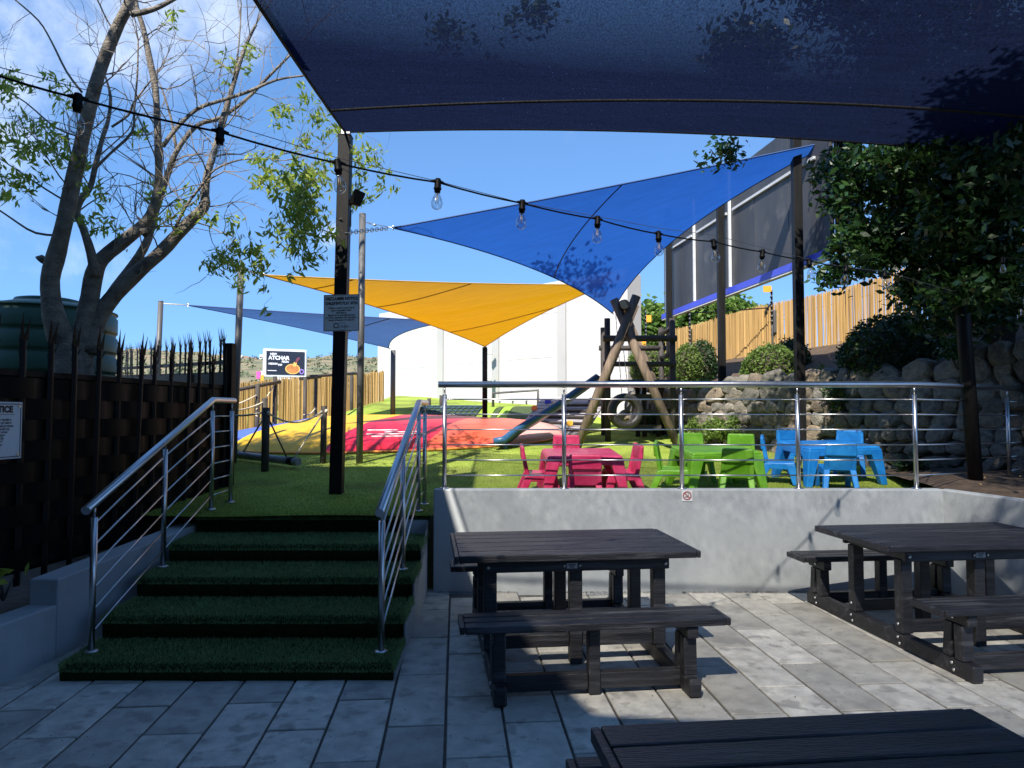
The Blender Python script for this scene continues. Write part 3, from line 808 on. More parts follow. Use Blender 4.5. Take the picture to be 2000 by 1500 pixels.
pN = [pole('shade_sail_pole', (nB.x - .1, nB.y - .1, 0), (nB.x - .05, nB.y - .05, nB.z), .07, M['pole_dark'], 'black pole behind the viewer, left corner of the navy sail', True),
      pole('shade_sail_pole', (nD.x + .1, nD.y - .1, 0), (nD.x + .05, nD.y - .05, nD.z), .07, M['pole_dark'], 'black pole behind the viewer, right corner of the navy sail', True)]

# ---- unseen building and canopy, added to shade the steps and the front table
rb = thing('shade_building', 'unseen dark plastered building left behind the viewer, added for its shade', 'building', (0, 0, 0))
MB().box(-13, -4.5, -12, 4.35, -.04, 6.7).build('wall', M['plaster'], rb)
MB().box(-13.2, -2.98, -12.2, 4.5, 6.7, 6.85).build('roof', M['roof_under'], rb)
for k in range(3):
    y = -9.5 + 3.6 * k
    w = MB().box(-4.52, -4.46, y, y + 1.6, 1.0, 2.4).build('window', M['black_metal'], rb)
    MB().box(-4.47, -4.455, y + .06, y + 1.54, 1.06, 2.34).build('pane', M['panel_glass'], w)
MB().box(-4.499, 9, -12, -8.5, -.03, 5.0).build('rear_wall', M['plaster'], rb)
cz = 5.45
def proj(x, y, z):      # where the canopy plane cuts the ray from the sun to a point on the ground
    k = (cz - z) / math.tan(SUN_EL); return (x - math.sin(SUN_AZ) * k, y - math.cos(SUN_AZ) * k)
def gap_pt(u, off):
    p = eL(u); k = (cz - p.z) / math.tan(SUN_EL); return (p.x - off - math.sin(SUN_AZ) * k, p.y - math.cos(SUN_AZ) * k)
edge = [gap_pt(.20, -.03), gap_pt(.36, -.02), gap_pt(.45, .10), gap_pt(.52, .13), gap_pt(.59, .12)]
corner = proj(*on(1150, 1410, 0)[:]); front_y = proj(*on(1500, 1420, 0)[:])[1]
poly = [(-4.36, 4.75), (-2.5, 4.75)] + edge + [corner, (corner[0] + 1.6, front_y - .15), (7.5, front_y - .9), (7.5, -8.4), (-4.36, -8.4)]  # outline shaped so its shadow meets the wanted shade line and bright strip
cn = thing('shade_canopy', 'unseen flat canopy above and behind the viewer, shaped to shade the steps', 'canopy')
MB().prism(list(reversed(poly)), cz, cz + .12).build('roof_panel', M['roof_under'], cn)
for x in (-1.6, 3.0, 7.2): MB().bar((x, -2.4 if x < 0 else -3.2, -.02), (x, -2.4 if x < 0 else -3.2, cz), .12, .12, (0, 1, 0)).build('post', M['pole_dark'], cn)

# ================================================================== rails
def rail(name, label, posts, hand, nbars=6, pr=.021, hr=.030, br=.007, ext=None):
    """posts: (base, top) pairs; hand: handrail polyline; horizontal bars run between neighbouring posts"""
    t = thing(name, label, 'railing')
    hp = MB().tube(hand, hr, 14).build('handrail', M['steel'], t)
    for b, tp in posts:
        b, tp = Vector(b), Vector(tp)
        neck = (tp - b).normalized() * .075
        p = MB().tube([b, tp - neck], pr, 12).build('post', M['steel'], t)
        MB().tube([tp - neck, tp], pr * .42, 8).build('neck', M['steel'], p)
        MB().lathe([(.001, .012), (pr * 2.0, .010), (pr * 2.1, .004), (pr * 2.1, 0)], 18, b).build('base_flange', M['steel'], p)
    for (b0, t0), (b1, t1) in zip(posts[:-1], posts[1:]):
        b0, t0, b1, t1 = map(Vector, (b0, t0, b1, t1))
        for k in range(nbars):
            f = .13 + .745 * k / (nbars - 1)
            MB().tube([b0.lerp(t0, f), b1.lerp(t1, f)], br, 6).build('bar', M['steel'], t)
    return t
def up(p, z): return Vector((p.x, p.y, z))
z1, z3 = stair_k[0][1], stair_k[2][1]
# left stair rail
A = on(178, 1273, z1); B = on(318, 1107, z3); C = ont(412, 995); D = ont(450, 981)
tA, tC, tD = at(193, 988, A.y).z, at(424, 787, C.y).z, at(460, 789, D.y).z
tC = tD = (tC + tD) / 2
def tz_on(P, Q, R_): k = (R_.y - P.y) / (Q.y - P.y); return k
tB = tA + (tC - tA) * (B.y - A.y) / (C.y - A.y)
pst = [(A, up(A, tA)), (B, up(B, tB)), (C, up(C, tC)), (D, up(D, tD))]
dv = (up(C, tC) - up(A, tA)).normalized()
rail('stair_railing', 'stainless railing on the left side of the turf steps, by the fence', pst, [up(A, tA + .02) - dv * .12, up(C, tC + .03), up(D, tD + .03) + Vector((-.0, .06, 0))])
# right stair rail
A = on(744, 1273, z1); B = on(786, 1112, z3); C = ont(817, 998); D = ont(829, 985)
tA, tC = at(745, 995, A.y).z, at(822, 792, C.y).z
tB = tA + (tC - tA) * (B.y - A.y) / (C.y - A.y)
pst = [(A, up(A, tA)), (B, up(B, tB)), (C, up(C, tC)), (D, up(D, tC))]
dv = (up(C, tC) - up(A, tA)).normalized()
rail('stair_railing', 'stainless railing on the right side of the turf steps, by the wall', pst, [up(A, tA + .02) - dv * .10, up(C, tC + .03), up(D, tC + .03) + Vector((0, .06, 0))])
# rail on the retaining wall
pst = []
zr = at(1100, 755, WY + .07).z
for x in (868, 1102, 1332, 1560, 1790):
    p = at(x, 950, WY + .07); pst.append((up(p, WT), up(p, zr)))
q = Vector((at(1972, 930, 7.75).x, 7.75, .9)); 
pst.append((q, up(q, zr)))
q2 = q + (q - pst[-2][0]) * .8; q2.z = .95
pst.append((q2, up(q2, zr)))
h0 = up(pst[0][1], zr + .02) - Vector((.06, 0, 0))
rail('wall_railing', 'long stainless railing standing on the grey retaining wall', pst, [h0] + [up(p[1], zr + .02) for p in pst[4:]])

# ================================================================== spiked fence with woven strips
def pale_mesh(h, w=.062):
    """steel pale with three splayed points"""
    mb = MB(); n = 6
    for s in range(5):
        pass
    prof = []
    for k in range(n + 1):
        a = k / n; prof.append(((a - .5) * w, -.012 * math.sin(math.pi * a) - .002))
    z1 = h - .20
    vs = [(x, y, 0) for x, y in prof] + [(x, y, z1) for x, y in prof] + [(x, y + .004, 0) for x, y in prof] + [(x, y + .004, z1) for x, y in prof]
    m = n + 1; fs = []
    for k in range(n):
        fs += [(k, k + 1, m + k + 1, m + k), (2 * m + k + 1, 2 * m + k, 3 * m + k, 3 * m + k + 1)]
    fs += [(0, m, 3 * m, 2 * m), (m - 1, 3 * m - 1, 4 * m - 1, 2 * m - 1)]
    mb.add(vs, fs)
    def spike(x0, x1, tipx, tipy, ht, zb=z1):
        mb.add([(x0, -.006, zb), (x1, -.006, zb), (x1, .003, zb), (x0, .003, zb), (tipx, tipy, zb + ht)], [(0, 1, 4), (1, 2, 4), (2, 3, 4), (3, 0, 4)])
    spike(-w * .58, w * .06, -w * .62, -.03, .215); spike(-w * .02, w * .58, w * .58, -.022, .19); spike(-w * .22, w * .22, 0, .03, .12)
    for (zz, sx, ln) in ((z1 - .05, 1, .05), (z1 - .11, -1, .055), (z1 - .02, -1, .045)):   # side barbs
        mb.add([(sx * w * .45, -.004, zz - .03), (sx * w * .45, .004, zz - .03), (sx * w * .47, 0, zz), (sx * (w * .5 + ln * .55), -.01, zz + ln)], [(0, 1, 3), (1, 2, 3), (2, 0, 3)])
    return mb.mesh('pale')
F0, F1 = Vector((-4.10, 2.2, 0)), Vector((-3.25, 8.15, 0))
fl = (F1 - F0).length; fd = (F1 - F0).normalized(); fa = math.atan2(fd.y, fd.x)
fe = thing('spiked_fence', 'black spiked steel fence woven with black strips, left of the steps', 'fence', F0, fa)
me = pale_mesh(2.02); me.materials.append(M['black_metal'])
sp = .255; npale = int(fl / sp)
k0 = (F0 - F0).length
for k in range(npale + 1):
    o = link('pale', me, None, fe); o.location = (k * sp + .07, 0, .38)
    o.rotation_euler = (random.gauss(0, .012), random.gauss(0, .012), 0)
for z in (1.955, .52): MB().box(0, fl, .006, .046, z - .022, z + .022).build('rail', M['black_metal'], fe)
MB().box(fl - .04, fl + .06, -.05, .05, .3, 2.46).build('corner_post', M['black_metal'], fe, .005)
rows = 9; zb = .50; hr_ = .158
for r in range(rows):
    z0 = zb + r * hr_; ph = r % 2; vs = []; fs = []; n = (npale + 1) * 10
    for i in range(n + 1):
        x = fl * i / n; c = math.cos(math.pi * (x - .07) / sp + math.pi * ph)
        y = -.014 * (abs(c) ** .6) * (1 if c > 0 else -1)
        vs += [(x, y, z0), (x, y, z0 + hr_ - .0015)]
    for i in range(n): fs.append((2 * i, 2 * i + 2, 2 * i + 3, 2 * i + 1))
    o = MB().add(vs, fs, False).build('woven_strip', M['strip'], fe)
    so_ = o.modifiers.new('t', 'SOLIDIFY'); so_.thickness = .003
MB().box(0, fl, .055, .062, .46, 1.94).build('screen_backing', M['strip'], fe)
# second run going back from the corner
G0, G1 = Vector((-3.36, 8.35, 0)), Vector((-7.4, 13.1, 0))
gl_ = (G1 - G0).length; gd = (G1 - G0).normalized()
fe2 = thing('spiked_fence', 'run of black fence spikes going back behind the tree and tank', 'fence', G0, math.atan2(gd.y, gd.x))
for k in range(int(gl_ / .235)):
    o = link('pale', me, None, fe2); o.location = (.06 + k * .235, 0, .66 + .035 * k * .235); o.rotation_euler = (random.gauss(0, .012), random.gauss(0, .012), math.pi)
mb = MB()
for z in (2.26, 2.12, .95): MB().bar((0, -.03, z), (gl_, -.03, z + .035 * gl_), .04, .045).build('rail', M['black_metal'], fe2)
for r in range(7):
    MB().bar((0, .02, .80 + r * .19 + .095), (gl_, .02, .80 + r * .19 + .095 + .03 * gl_), .008, .185).build('woven_strip', M['strip'], fe2)
# notice on the fence
nd = Vector((-fd.y, fd.x, 0))
nf = -nd if nd.x < 0 else nd          # towards the steps
ns_c = Vector((-3.66, 4.94, 0)) + Vector((0.085, -.015, 0))
kq = (Vector((-3.66, 4.94, 0)) - F0).dot(fd); base = F0 + fd * kq + Vector((fd.y, -fd.x, 0)) * .055
nt_ = thing('notice_sign', 'white NOTICE board fixed to the dark woven fence', 'sign', (base.x, base.y, 0), fa)
hi, lo = 1.735, 1.325; hw = .30
MB().box(-hw, hw, -.004, .004, lo, hi).build('board', M['sign_white'], nt_, .002)
bd = MB()
for (x0, x1, za, zb_) in ((-hw + .012, hw - .012, hi - .018, hi - .012), (-hw + .012, hw - .012, lo + .012, lo + .018), (-hw + .012, -hw + .018, lo + .018, hi - .018), (hw - .018, hw - .012, lo + .018, hi - .018)):
    bd.box(x0, x1, -.006, -.0045, za, zb_)
bd.build('border', M['ink'], nt_)
rt = (R(90), 0, 0)
text('NOTICE', .062, M['ink'], nt_, (.10, -.0065, hi - .055), rt, bold=.0035)
MB().box(-.02, .23, -.0065, -.005, hi - .092, hi - .089).build('underline', M['ink'], nt_)
for k, (s, x) in enumerate((('any person using any of the facilities', .03), ('or entering any other of the premises', .025), ('shall be at their own risk of any persons', .03), ('the loss or damage of any property', .02), ('caused by the ordinary or gross', .02), ('of the owners, contractors', .02), ('by fire, omission or theft by', .01), ('visitors, others or any other', .0), ('person whatsoever', -.02))):
    text(s, .0235, M['ink'], nt_, (x, -.0065, hi - .128 - k * .022), rt, bold=.0008)
text('and GT 200838', .022, M['ink'], nt_, (.06, -.0065, lo + .10), rt, bold=.001)
for x, z in ((hw - .03, hi - .03), (hw - .035, lo + .03), (-hw + .03, hi - .03), (-hw + .03, lo + .03)):
    MB().tube([(x, -.004, z), (x, -.012, z)], .012, 10).build('screw', M['bolt'], nt_)

# disclaimer notice on the pole
c = at(667, 611, pm_b.y - .085)
dn_ = thing('notice_sign', 'white DISCLAIMER NOTICE board on the tall black pole', 'sign', c, R(-9))
hw, hh = .205, .20
MB().box(-hw, hw, -.003, .003, -hh, hh).build('board', M['sign_white'], dn_, .0015)
bd = MB(); t_ = .0045
for (x0, x1, za, zb_) in ((-hw + .004, hw - .004, hh - .004 - t_, hh - .004), (-hw + .004, hw - .004, -hh + .004, -hh + .004 + t_), (-hw + .004, -hw + .004 + t_, -hh + .009, hh - .009), (hw - .004 - t_, hw - .004, -hh + .009, hh - .009)):
    bd.box(x0, x1, -.0048, -.0032, za, zb_)
bd.build('border', M['ink'], dn_)
yy = -.0052
text('DISCLAIMER NOTICE', .0455, M['ink'], dn_, (0, yy, .153), rt, bold=.0016, sx=.86)
text("CHILDREN'S PLAY AREA", .0435, M['ink'], dn_, (0, yy, .103), rt, bold=.0016, sx=.80)
for k, (s, sz) in enumerate((('Children must be supervised', .0255), ('by a responsible adult', .0255), ('at all times.', .0255), ('Management and staff will not', .0255), ('be held responsible for any injury', .0255), ('incurred howsoever caused.', .0255))):
    text(s, sz, M['ink'], dn_, (0, yy, .053 - k * .0262), rt, bold=.0008)
text('C', .078, M['ink'], dn_, (-.065, yy, -.142), rt, bold=.001)
text('ardoco', .046, M['ink_grey'], dn_, (.022, yy, -.148), rt)
MB().tube([(math.cos(a) * .042 + .008, yy, math.sin(a) * .042 - .143) for a in np.linspace(0, 2 * math.pi, 33)], .0014, 4, False).build('logo_ring', M['ink_grey'], dn_)
for z in (-.12, .12): MB().box(-.09, .09, .004, .016, z - .012, z + .012).build('bracket', M['bolt'], dn_)

# no smoking sign on the wall
c = at(1342, 968, WY - .004)
ns2 = thing('no_smoking_sign', 'small square sign with red prohibition ring on the grey wall', 'sign', (c.x, c.y, c.z))
MB().box(-.05, .05, -.002, .004, -.052, .052).build('plate', M['sign_white'], ns2)
MB().tube([(math.cos(a) * .036, -.003, math.sin(a) * .036) for a in np.linspace(0, 2 * math.pi, 33)], .0045, 6, False).build('ring', M['red_ink'], ns2)
MB().bar((-.026, -.0045, .026), (.026, -.0045, -.026), .003, .007, (1, 0, 1)).build('slash', M['red_ink'], ns2)
MB().box(-.022, .016, -.0034, -.0022, -.016, -.009).build('cigarette', M['ink'], ns2)
MB().tube([(.010, -.003, 0), (.014, -.003, .008), (.009, -.003, .014), (.013, -.003, .021)], .0018, 4).build('smoke', M['ink'], ns2)

# flood lamp on the pole
fl_c = at(690, 392, pm_b.y)
fl_t = thing('flood_lamp', 'black flood lamp fixed to the notice pole', 'lamp', fl_c, R(-25))
MB().bar((-.07, 0, -.05), (.0, 0, .0), .03, .05).build('bracket', M['black_metal'], fl_t, .005)
h_ = MB().hexa([(-.01, -.07, -.05), (.05, -.06, -.06), (.05, .06, -.06), (-.01, .07, -.05), (.06, -.10, .05), (.10, -.10, .10), (.10, .10, .10), (.06, .10, .05)]).build('housing', M['black_metal'], fl_t, .008)
MB().tube([(-.045, .02, -.10), (-.045, .02, -.28)], .006, 6).build('conduit', M['strut'], fl_t)

# ================================================================== picnic tables
def bolt(parent, p, d, r=.011):
    p, d = Vector(p), Vector(d).normalized()
    return MB().tube([p, p + d * .006, p + d * .009], [r, r, r * .55], 8).build('bolt', M['bolt'], parent)
def picnic_table(label, loc, rot, Lg=1.62, Wd=.92, top=.75, seat=.45, soff=.80, sw=.29):
    t = thing('picnic_table', label, 'picnic table', loc, rot, 'dark picnic tables on the pavers')
    lm = M['lumber']; hx = Lg / 2; b = .007; jt = lambda s=.003: random.uniform(-s, s)
    # top: end caps and long planks
    th = .048
    for s in (-1, 1): MB().box(s * hx - .028 if s > 0 else -hx, hx if s > 0 else -hx + .028, -Wd / 2 + .004, Wd / 2 - .004, top - th, top - .002).build('end_cap', lm, t, b)
    n = 6; pw = Wd / n
    for k in range(n):
        y0 = -Wd / 2 + k * pw
        MB().box(-hx + .0295, hx - .0295, y0 + .004, y0 + pw - .004, top - th, top + jt(.0015)).build('plank', lm, t, b)
    ex = hx - .24
    for s in (-1, 1):      # aprons along the length
        o = MB().box(-ex - .05, ex + .05, s * (Wd / 2 - .10) - .02, s * (Wd / 2 - .10) + .02, top - th - .082, top - th - .001).build('apron', lm, t, b)
        for x in (-ex - .02, ex + .02): bolt(o, (x, s * (Wd / 2 - .079), top - th - .045), (0, s, 0))
        if s < 0:
            pl = MB().box(-.075, -.005, -(Wd / 2 - .10) - .0235, -(Wd / 2 - .10) - .0205, top - th - .062, top - th - .028).build('name_plate', M['strut'], o)
            for q, z in enumerate((.036, .045, .054)): MB().box(-.065 + .004 * q, -.015 - .006 * q, -(Wd / 2 - .10) - .0246, -(Wd / 2 - .10) - .0237, top - th - z - .0025, top - th - z + .0025).build('plate_print', M['ink'], pl)
            for x in (-.092, .012): bolt(o, (x, -(Wd / 2 - .079), top - th - .045), (0, -1, 0), .009)
    for x in (-ex, 0, ex):
        MB().box(x - .035, x + .035, -Wd / 2 + .122, Wd / 2 - .122, top - th - .078, top - th - .002).build('bearer', lm, t, b)
        for s in (-1, 1):
            o = MB().box(x - .042, x + .042, s * .28 - .042, s * .28 + .042, .0 if x == 0 else .108, top - th - .080).build('leg', lm, t, b)
            if x: 
                bolt(o, (x + (.043 if x > 0 else -.043), s * .28, .17), (x, 0, 0)); 
    yl = soff + .16
    for s in (-1, 1):
        x = s * ex
        MB().box(x - .038, x + .038, -yl, yl, .002, .105).build('runner', lm, t, .012)
        for y in (-soff, -.28, .28, soff):
            for dz in (.035, .075): bolt(t, (x + s * .039, y + (.012 if dz > .05 else -.004), dz), (s, 0, 0))
    for s in (-1, 1):
        MB().box(-ex + .0435, -.0435, s * .28 - .025, s * .28 + .025, .11, .195).build('stretcher', lm, t, b)
        MB().box(.0435, ex - .0435, s * .28 - .025, s * .28 + .025, .11, .195).build('stretcher', lm, t, b)
    sl_ = Lg * .985 / 2
    for s in (-1, 1):
        yc = s * soff; sth = .045
        for e in (-1, 1): MB().box(e * sl_ - .03 if e > 0 else -sl_, sl_ if e > 0 else -sl_ + .03, yc - sw / 2 + .003, yc + sw / 2 - .003, seat - sth, seat - .002).build('seat_end_cap', lm, t, b)
        pw = sw / 3
        for k in range(3):
            y0 = yc - sw / 2 + k * pw
            MB().box(-sl_ + .0315, sl_ - .0315, y0 + (.009 if k else .0), y0 + pw - (.009 if k < 2 else 0), seat - sth, seat + jt(.0015)).build('seat_plank', lm, t, b)
        for x in (-ex, ex):
            sg = 1 if x > 0 else -1
            MB().box(x - .036, x + .036, yc - sw / 2 + .02, yc + sw / 2 - .02, seat - sth - .075, seat - sth - .002).build('seat_bearer', lm, t, .01)
            MB().hexa([(x - .04, yc - .085, .107), (x + .04, yc - .085, .107), (x + .04, yc - .010, .107), (x - .04, yc - .010, .107),
                       (x - .04, yc - .075, seat - sth - .077), (x + .04, yc - .075, seat - sth - .077), (x + .04, yc - .004, seat - sth - .077), (x - .04, yc - .004, seat - sth - .077)]).build('seat_leg', lm, t, b)
            o = MB().hexa([(x - .04, yc + .025, .107), (x + .04, yc + .025, .107), (x + .04, yc + .10, .107), (x - .04, yc + .10, .107),
                       (x - .04, yc + .006, seat - sth - .077), (x + .04, yc + .006, seat - sth - .077), (x + .04, yc + .078, seat - sth - .077), (x - .04, yc + .078, seat - sth - .077)]).build('seat_leg', lm, t, b)
            bolt(o, (x + sg * .037, yc, seat - sth - .04), (sg, 0, 0))
        MB().box(-.035, .035, yc - s * .0 - .04, yc + .04, .002, seat - sth - .002).build('seat_leg', lm, t, b)
        for (xa, xb) in ((-ex + .042, -.037), (.037, ex - .042)):
            MB().box(xa, xb, yc - .03, yc + .03, .03, .125).build('seat_stretcher', lm, t, b)
    return t
a0 = R(6.8)
nl, nr, fl_, fr = on(878, 1088, .75), on(1350, 1077, .75), on(880, 1040, .75), on(1285, 1030, .75)
cc = (nl + nr + fl_ + fr) / 4
picnic_table('dark plank picnic table standing in front of the low grey wall, nearest the steps', (cc.x + .02, cc.y, 0), a0)
bl, fl2, br = on(1590, 1028, .74), on(1712, 1073, .74), on(1948, 1022, .74)
ang = math.atan2(br.y - bl.y, br.x - bl.x)
ux, uy = Vector((math.cos(a0), math.sin(a0), 0)), Vector((-math.sin(a0), math.cos(a0), 0))
c2 = bl + ux * .80 - uy * .46
picnic_table('dark picnic table in the right corner, cut by the right edge of the picture', (c2.x, c2.y, 0), a0, 1.60)
fl3, fr3 = on(1152, 1416, .75), on(1895, 1380, .75)
a3 = math.atan2(fr3.y - fl3.y, fr3.x - fl3.x)
u3, w3 = Vector((math.cos(a3), math.sin(a3), 0)), Vector((-math.sin(a3), math.cos(a3), 0))
L3 = (fr3 - fl3).length
c3 = fl3 + u3 * (L3 / 2) - w3 * .41
picnic_table('dark picnic table in the foreground, its top cut off by the bottom edge', (c3.x, c3.y, 0), a3, L3, .82, .75, .45, .72, .27)

# ================================================================== children's furniture
def kid_chair(name, label, m, loc, rz, grp):
    t = thing(name, label, 'chair', loc, rz, grp); t.rotation_euler = (math.atan(SLOPE), 0, 0)
    t.rotation_euler = (Matrix.Rotation(math.atan(SLOPE), 3, 'X') @ Matrix.Rotation(rz, 3, 'Z')).to_euler()
    w = .165; sh = .26
    # seat faces local -y ; backrest at +y
    MB().hexa([(-w, -.15, sh - .04), (w, -.15, sh - .04), (w - .01, .14, sh - .045), (-w + .01, .14, sh - .045), (-w, -.16, sh), (w, -.16, sh), (w - .01, .14, sh - .02), (-w + .01, .14, sh - .02)]).build('seat', m, t, .026, 4)
    # backrest: side posts, head rail and a sunken panel
    hb = .53
    MB().hexa([(-w, .125, sh - .03), (-w + .05, .125, sh - .03), (-w + .05, .16, sh - .03), (-w, .17, sh - .03), (-w + .01, .185, hb), (-w + .05, .185, hb), (-w + .05, .215, hb), (-w + .01, .22, hb)]).build('back_post', m, t, .012, 2)
    MB().hexa([(w - .05, .125, sh - .03), (w, .125, sh - .03), (w, .17, sh - .03), (w - .05, .16, sh - .03), (w - .05, .185, hb), (w - .01, .185, hb), (w - .01, .22, hb), (w - .05, .215, hb)]).build('back_post', m, t, .012, 2)
    MB().hexa([(-w + .0, .170, hb - .14), (w - .0, .170, hb - .14), (w - .0, .212, hb - .14), (-w + .0, .212, hb - .14), (-w + .012, .182, hb + .012), (w - .012, .182, hb + .012), (w - .012, .222, hb + .012), (-w + .012, .222, hb + .012)]).build('head_rail', m, t, .030, 4)
    MB().hexa([(-w + .045, .135, sh - .03), (w - .045, .135, sh - .03), (w - .045, .150, sh - .03), (-w + .045, .150, sh - .03), (-w + .045, .178, hb - .12), (w - .045, .178, hb - .12), (w - .045, .196, hb - .12), (-w + .045, .196, hb - .12)]).build('back_panel', m, t, .006)
    for sx in (-1, 1):
        MB().hexa([(sx * (w - .012) - .014, -.15, sh - .085), (sx * (w - .012) + .014, -.15, sh - .085), (sx * (w - .012) + .014, .15, sh - .085), (sx * (w - .012) - .014, .15, sh - .085), (sx * (w - .014) - .014, -.155, sh - .012), (sx * (w - .014) + .014, -.155, sh - .012), (sx * (w - .014) + .014, .16, sh - .012), (sx * (w - .014) - .014, .16, sh - .012)]).build('side_rail', m, t, .008, 2)
        for sy, y0, y1 in ((-1, -.16, -.06), (1, .08, .17)):
            fx = sx * (w + .025); fy = -.175 if sy < 0 else .235
            x0, x1 = sorted((sx * w, sx * (w - .065)))
            f0, f1 = sorted((fx, fx - sx * .05))
            MB().hexa([(f0, fy - .034, 0), (f1, fy - .034, 0), (f1, fy + .034, 0), (f0, fy + .034, 0), (x0, y0, sh - .02), (x1, y0, sh - .02), (x1, y1, sh - .02), (x0, y1, sh - .02)]).build('leg', m, t, .010, 2)
    return t
def kid_table(name, label, m, loc, rz, grp, w=.38, d=.31, h=.45):
    t = thing(name, label, 'table', loc, rz, grp)
    t.rotation_euler = (Matrix.Rotation(math.atan(SLOPE), 3, 'X') @ Matrix.Rotation(rz, 3, 'Z')).to_euler()
    MB().hexa([(-w, -d, h - .03), (w, -d, h - .03), (w, d, h - .03), (-w, d, h - .03), (-w + .02, -d + .02, h), (w - .02, -d + .02, h), (w - .02, d - .02, h), (-w + .02, d - .02, h)]).build('table_top', m, t, .02, 4)
    for s in (-1, 1):
        MB().box(-w + .012, w - .012, s * (d - .012) - .010, s * (d - .012) + .010, h - .10, h - .028).build('apron', m, t, .006)
        MB().box(s * (w - .012) - .010, s * (w - .012) + .010, -d + .024, d - .024, h - .10, h - .028).build('apron', m, t, .006)
    for sx in (-1, 1):
        for sy in (-1, 1):
            def rect(hw, cx, cy, z): return [(cx - hw, cy - hw, z), (cx + hw, cy - hw, z), (cx + hw, cy + hw, z), (cx - hw, cy + hw, z)]
            MB().hexa(rect(.038, sx * (w + .015), sy * (d + .01), 0) + rect(.075, sx * (w - .075), sy * (d - .075), h - .03)).build('leg', m, t, .014, 3)
    return t
def kid_set(cname, m, tx, tY, rz, chairs, w=.40, d=.33):
    c = Vector((at(tx, 900, tY).x, tY, turf_s(at(tx, 900, tY).x, tY) + .005))
    kid_table('childrens_table', '%s plastic childrens table behind the railing' % cname, m, c, rz, 'plastic childrens tables', w, d)
    for (lab, px_, Y, r) in chairs:
        X = at(px_, 900, Y).x
        kid_chair('childrens_chair', lab, m, (X, Y, turf_s(X, Y) + .005), r, 'plastic childrens chairs')
kid_set('pink', M['pink'], 1134, 7.72, R(3), [
    ('pink plastic chair on the left side of the pink table', 1056, 7.6, R(92)),
    ('pink plastic chair nearest the railing, its back towards the viewer', 1141, 7.12, R(176)),
    ('pink plastic chair on the far side of the pink table', 1106, 8.25, R(-4)),
    ('pink plastic chair on the right side of the pink table', 1210, 7.66, R(-84))])
kid_set('green', M['lime'], 1395, 8.0, R(8), [
    ('green plastic chair on the left of the green table', 1316, 7.85, R(75)),
    ('green plastic chair nearest the railing at the green table', 1437, 7.5, R(165)),
    ('bright lime plastic chair behind the green table, left', 1358, 8.6, R(5)),
    ('green plastic chair behind the green table, right', 1449, 8.45, R(-12))])
kid_set('blue', M['cyan'], 1615, 8.5, R(10), [
    ('blue plastic chair on the left of the blue table, beside the green set', 1522, 8.35, R(70)),
    ('blue plastic chair nearest the railing at the blue table', 1632, 7.95, R(168)),
    ('blue plastic chair behind the blue table, left', 1553, 9.15, R(8)),
    ('blue plastic chair behind the blue table, right', 1658, 9.0, R(-25))], .46, .34)

# ================================================================== jumping pillow
pc0 = Vector((-2.25, 13.15)); prx, pry, prot = 3.2, 2.4, R(-5)
def pil(u, v):        # u,v in -1..1
    a = abs(u); bb = abs(v)
    ye = max(0, 1 - a ** 2.3) ** (1 / 2.3)
    x, y = u * prx + .34 * v * ye, v * pry * ye * (1 - .22 * max(0, u)) + .22 * u
    hgt = .34 * ye ** .8 * max(0, 1 - bb ** 2.4) ** .6
    X = pc0.x + x * math.cos(prot) - y * math.sin(prot); Y = pc0.y + x * math.sin(prot) + y * math.cos(prot)
    wr_ = .010 * noise.noise(Vector((X * 3, Y * 1.2, 2)))
    return (X, Y, turf_s(X, Y) + .012 + hgt + wr_)
pw_ = thing('jumping_pillow', 'large inflated jumping pillow with blue, yellow and red stripes', 'bouncy pillow')
bands = [(-1, -.52, 'pil_blue', 'blue stripe'), (-.52, -.02, 'pil_yellow', 'yellow stripe'), (-.02, .43, 'pil_red', 'red stripe'), (.43, .80, 'pil_orange', 'coral stripe'), (.80, 1, 'pil_pink', 'light-washed pink stripe')]
for (a, b, mm, lab) in bands:
    nu, nv = max(4, int((b - a) * 18)), 34; vs = []; fs = []
    for i in range(nu + 1):
        for j in range(nv + 1):
            v = -1 + 2 * j / nv; u = a + (b - a) * i / nu
            vs.append(pil(u, v))
    for i in range(nu):
        for j in range(nv): q = i * (nv + 1) + j; fs.append((q, q + nv + 1, q + nv + 2, q + 1))
    o = MB().add(vs, fs, True).build('stripe', M[mm], pw_); o['label'] = lab + ' of the jumping pillow'
for k, (x0, x1) in enumerate(((.10, .28), (.06, .32), (.13, .30), (.03, .18))):
    MB().tube([Vector(pil(x0 + (x1 - x0) * q / 6 + .04, -.80 + k * .055)) + Vector((0, -.004, .006)) for q in range(7)], .014, 4).build('print_line', M['print_white'], pw_)
MB().tube([Vector(pil(-1 + 2 * k / 40, -1)) + Vector((0, -.01, .01)) for k in range(41)], .02, 6).build('hem', mat('pillow_hem', (.75, .25, .05), (.8, .3, .06), 4, .6), pw_)

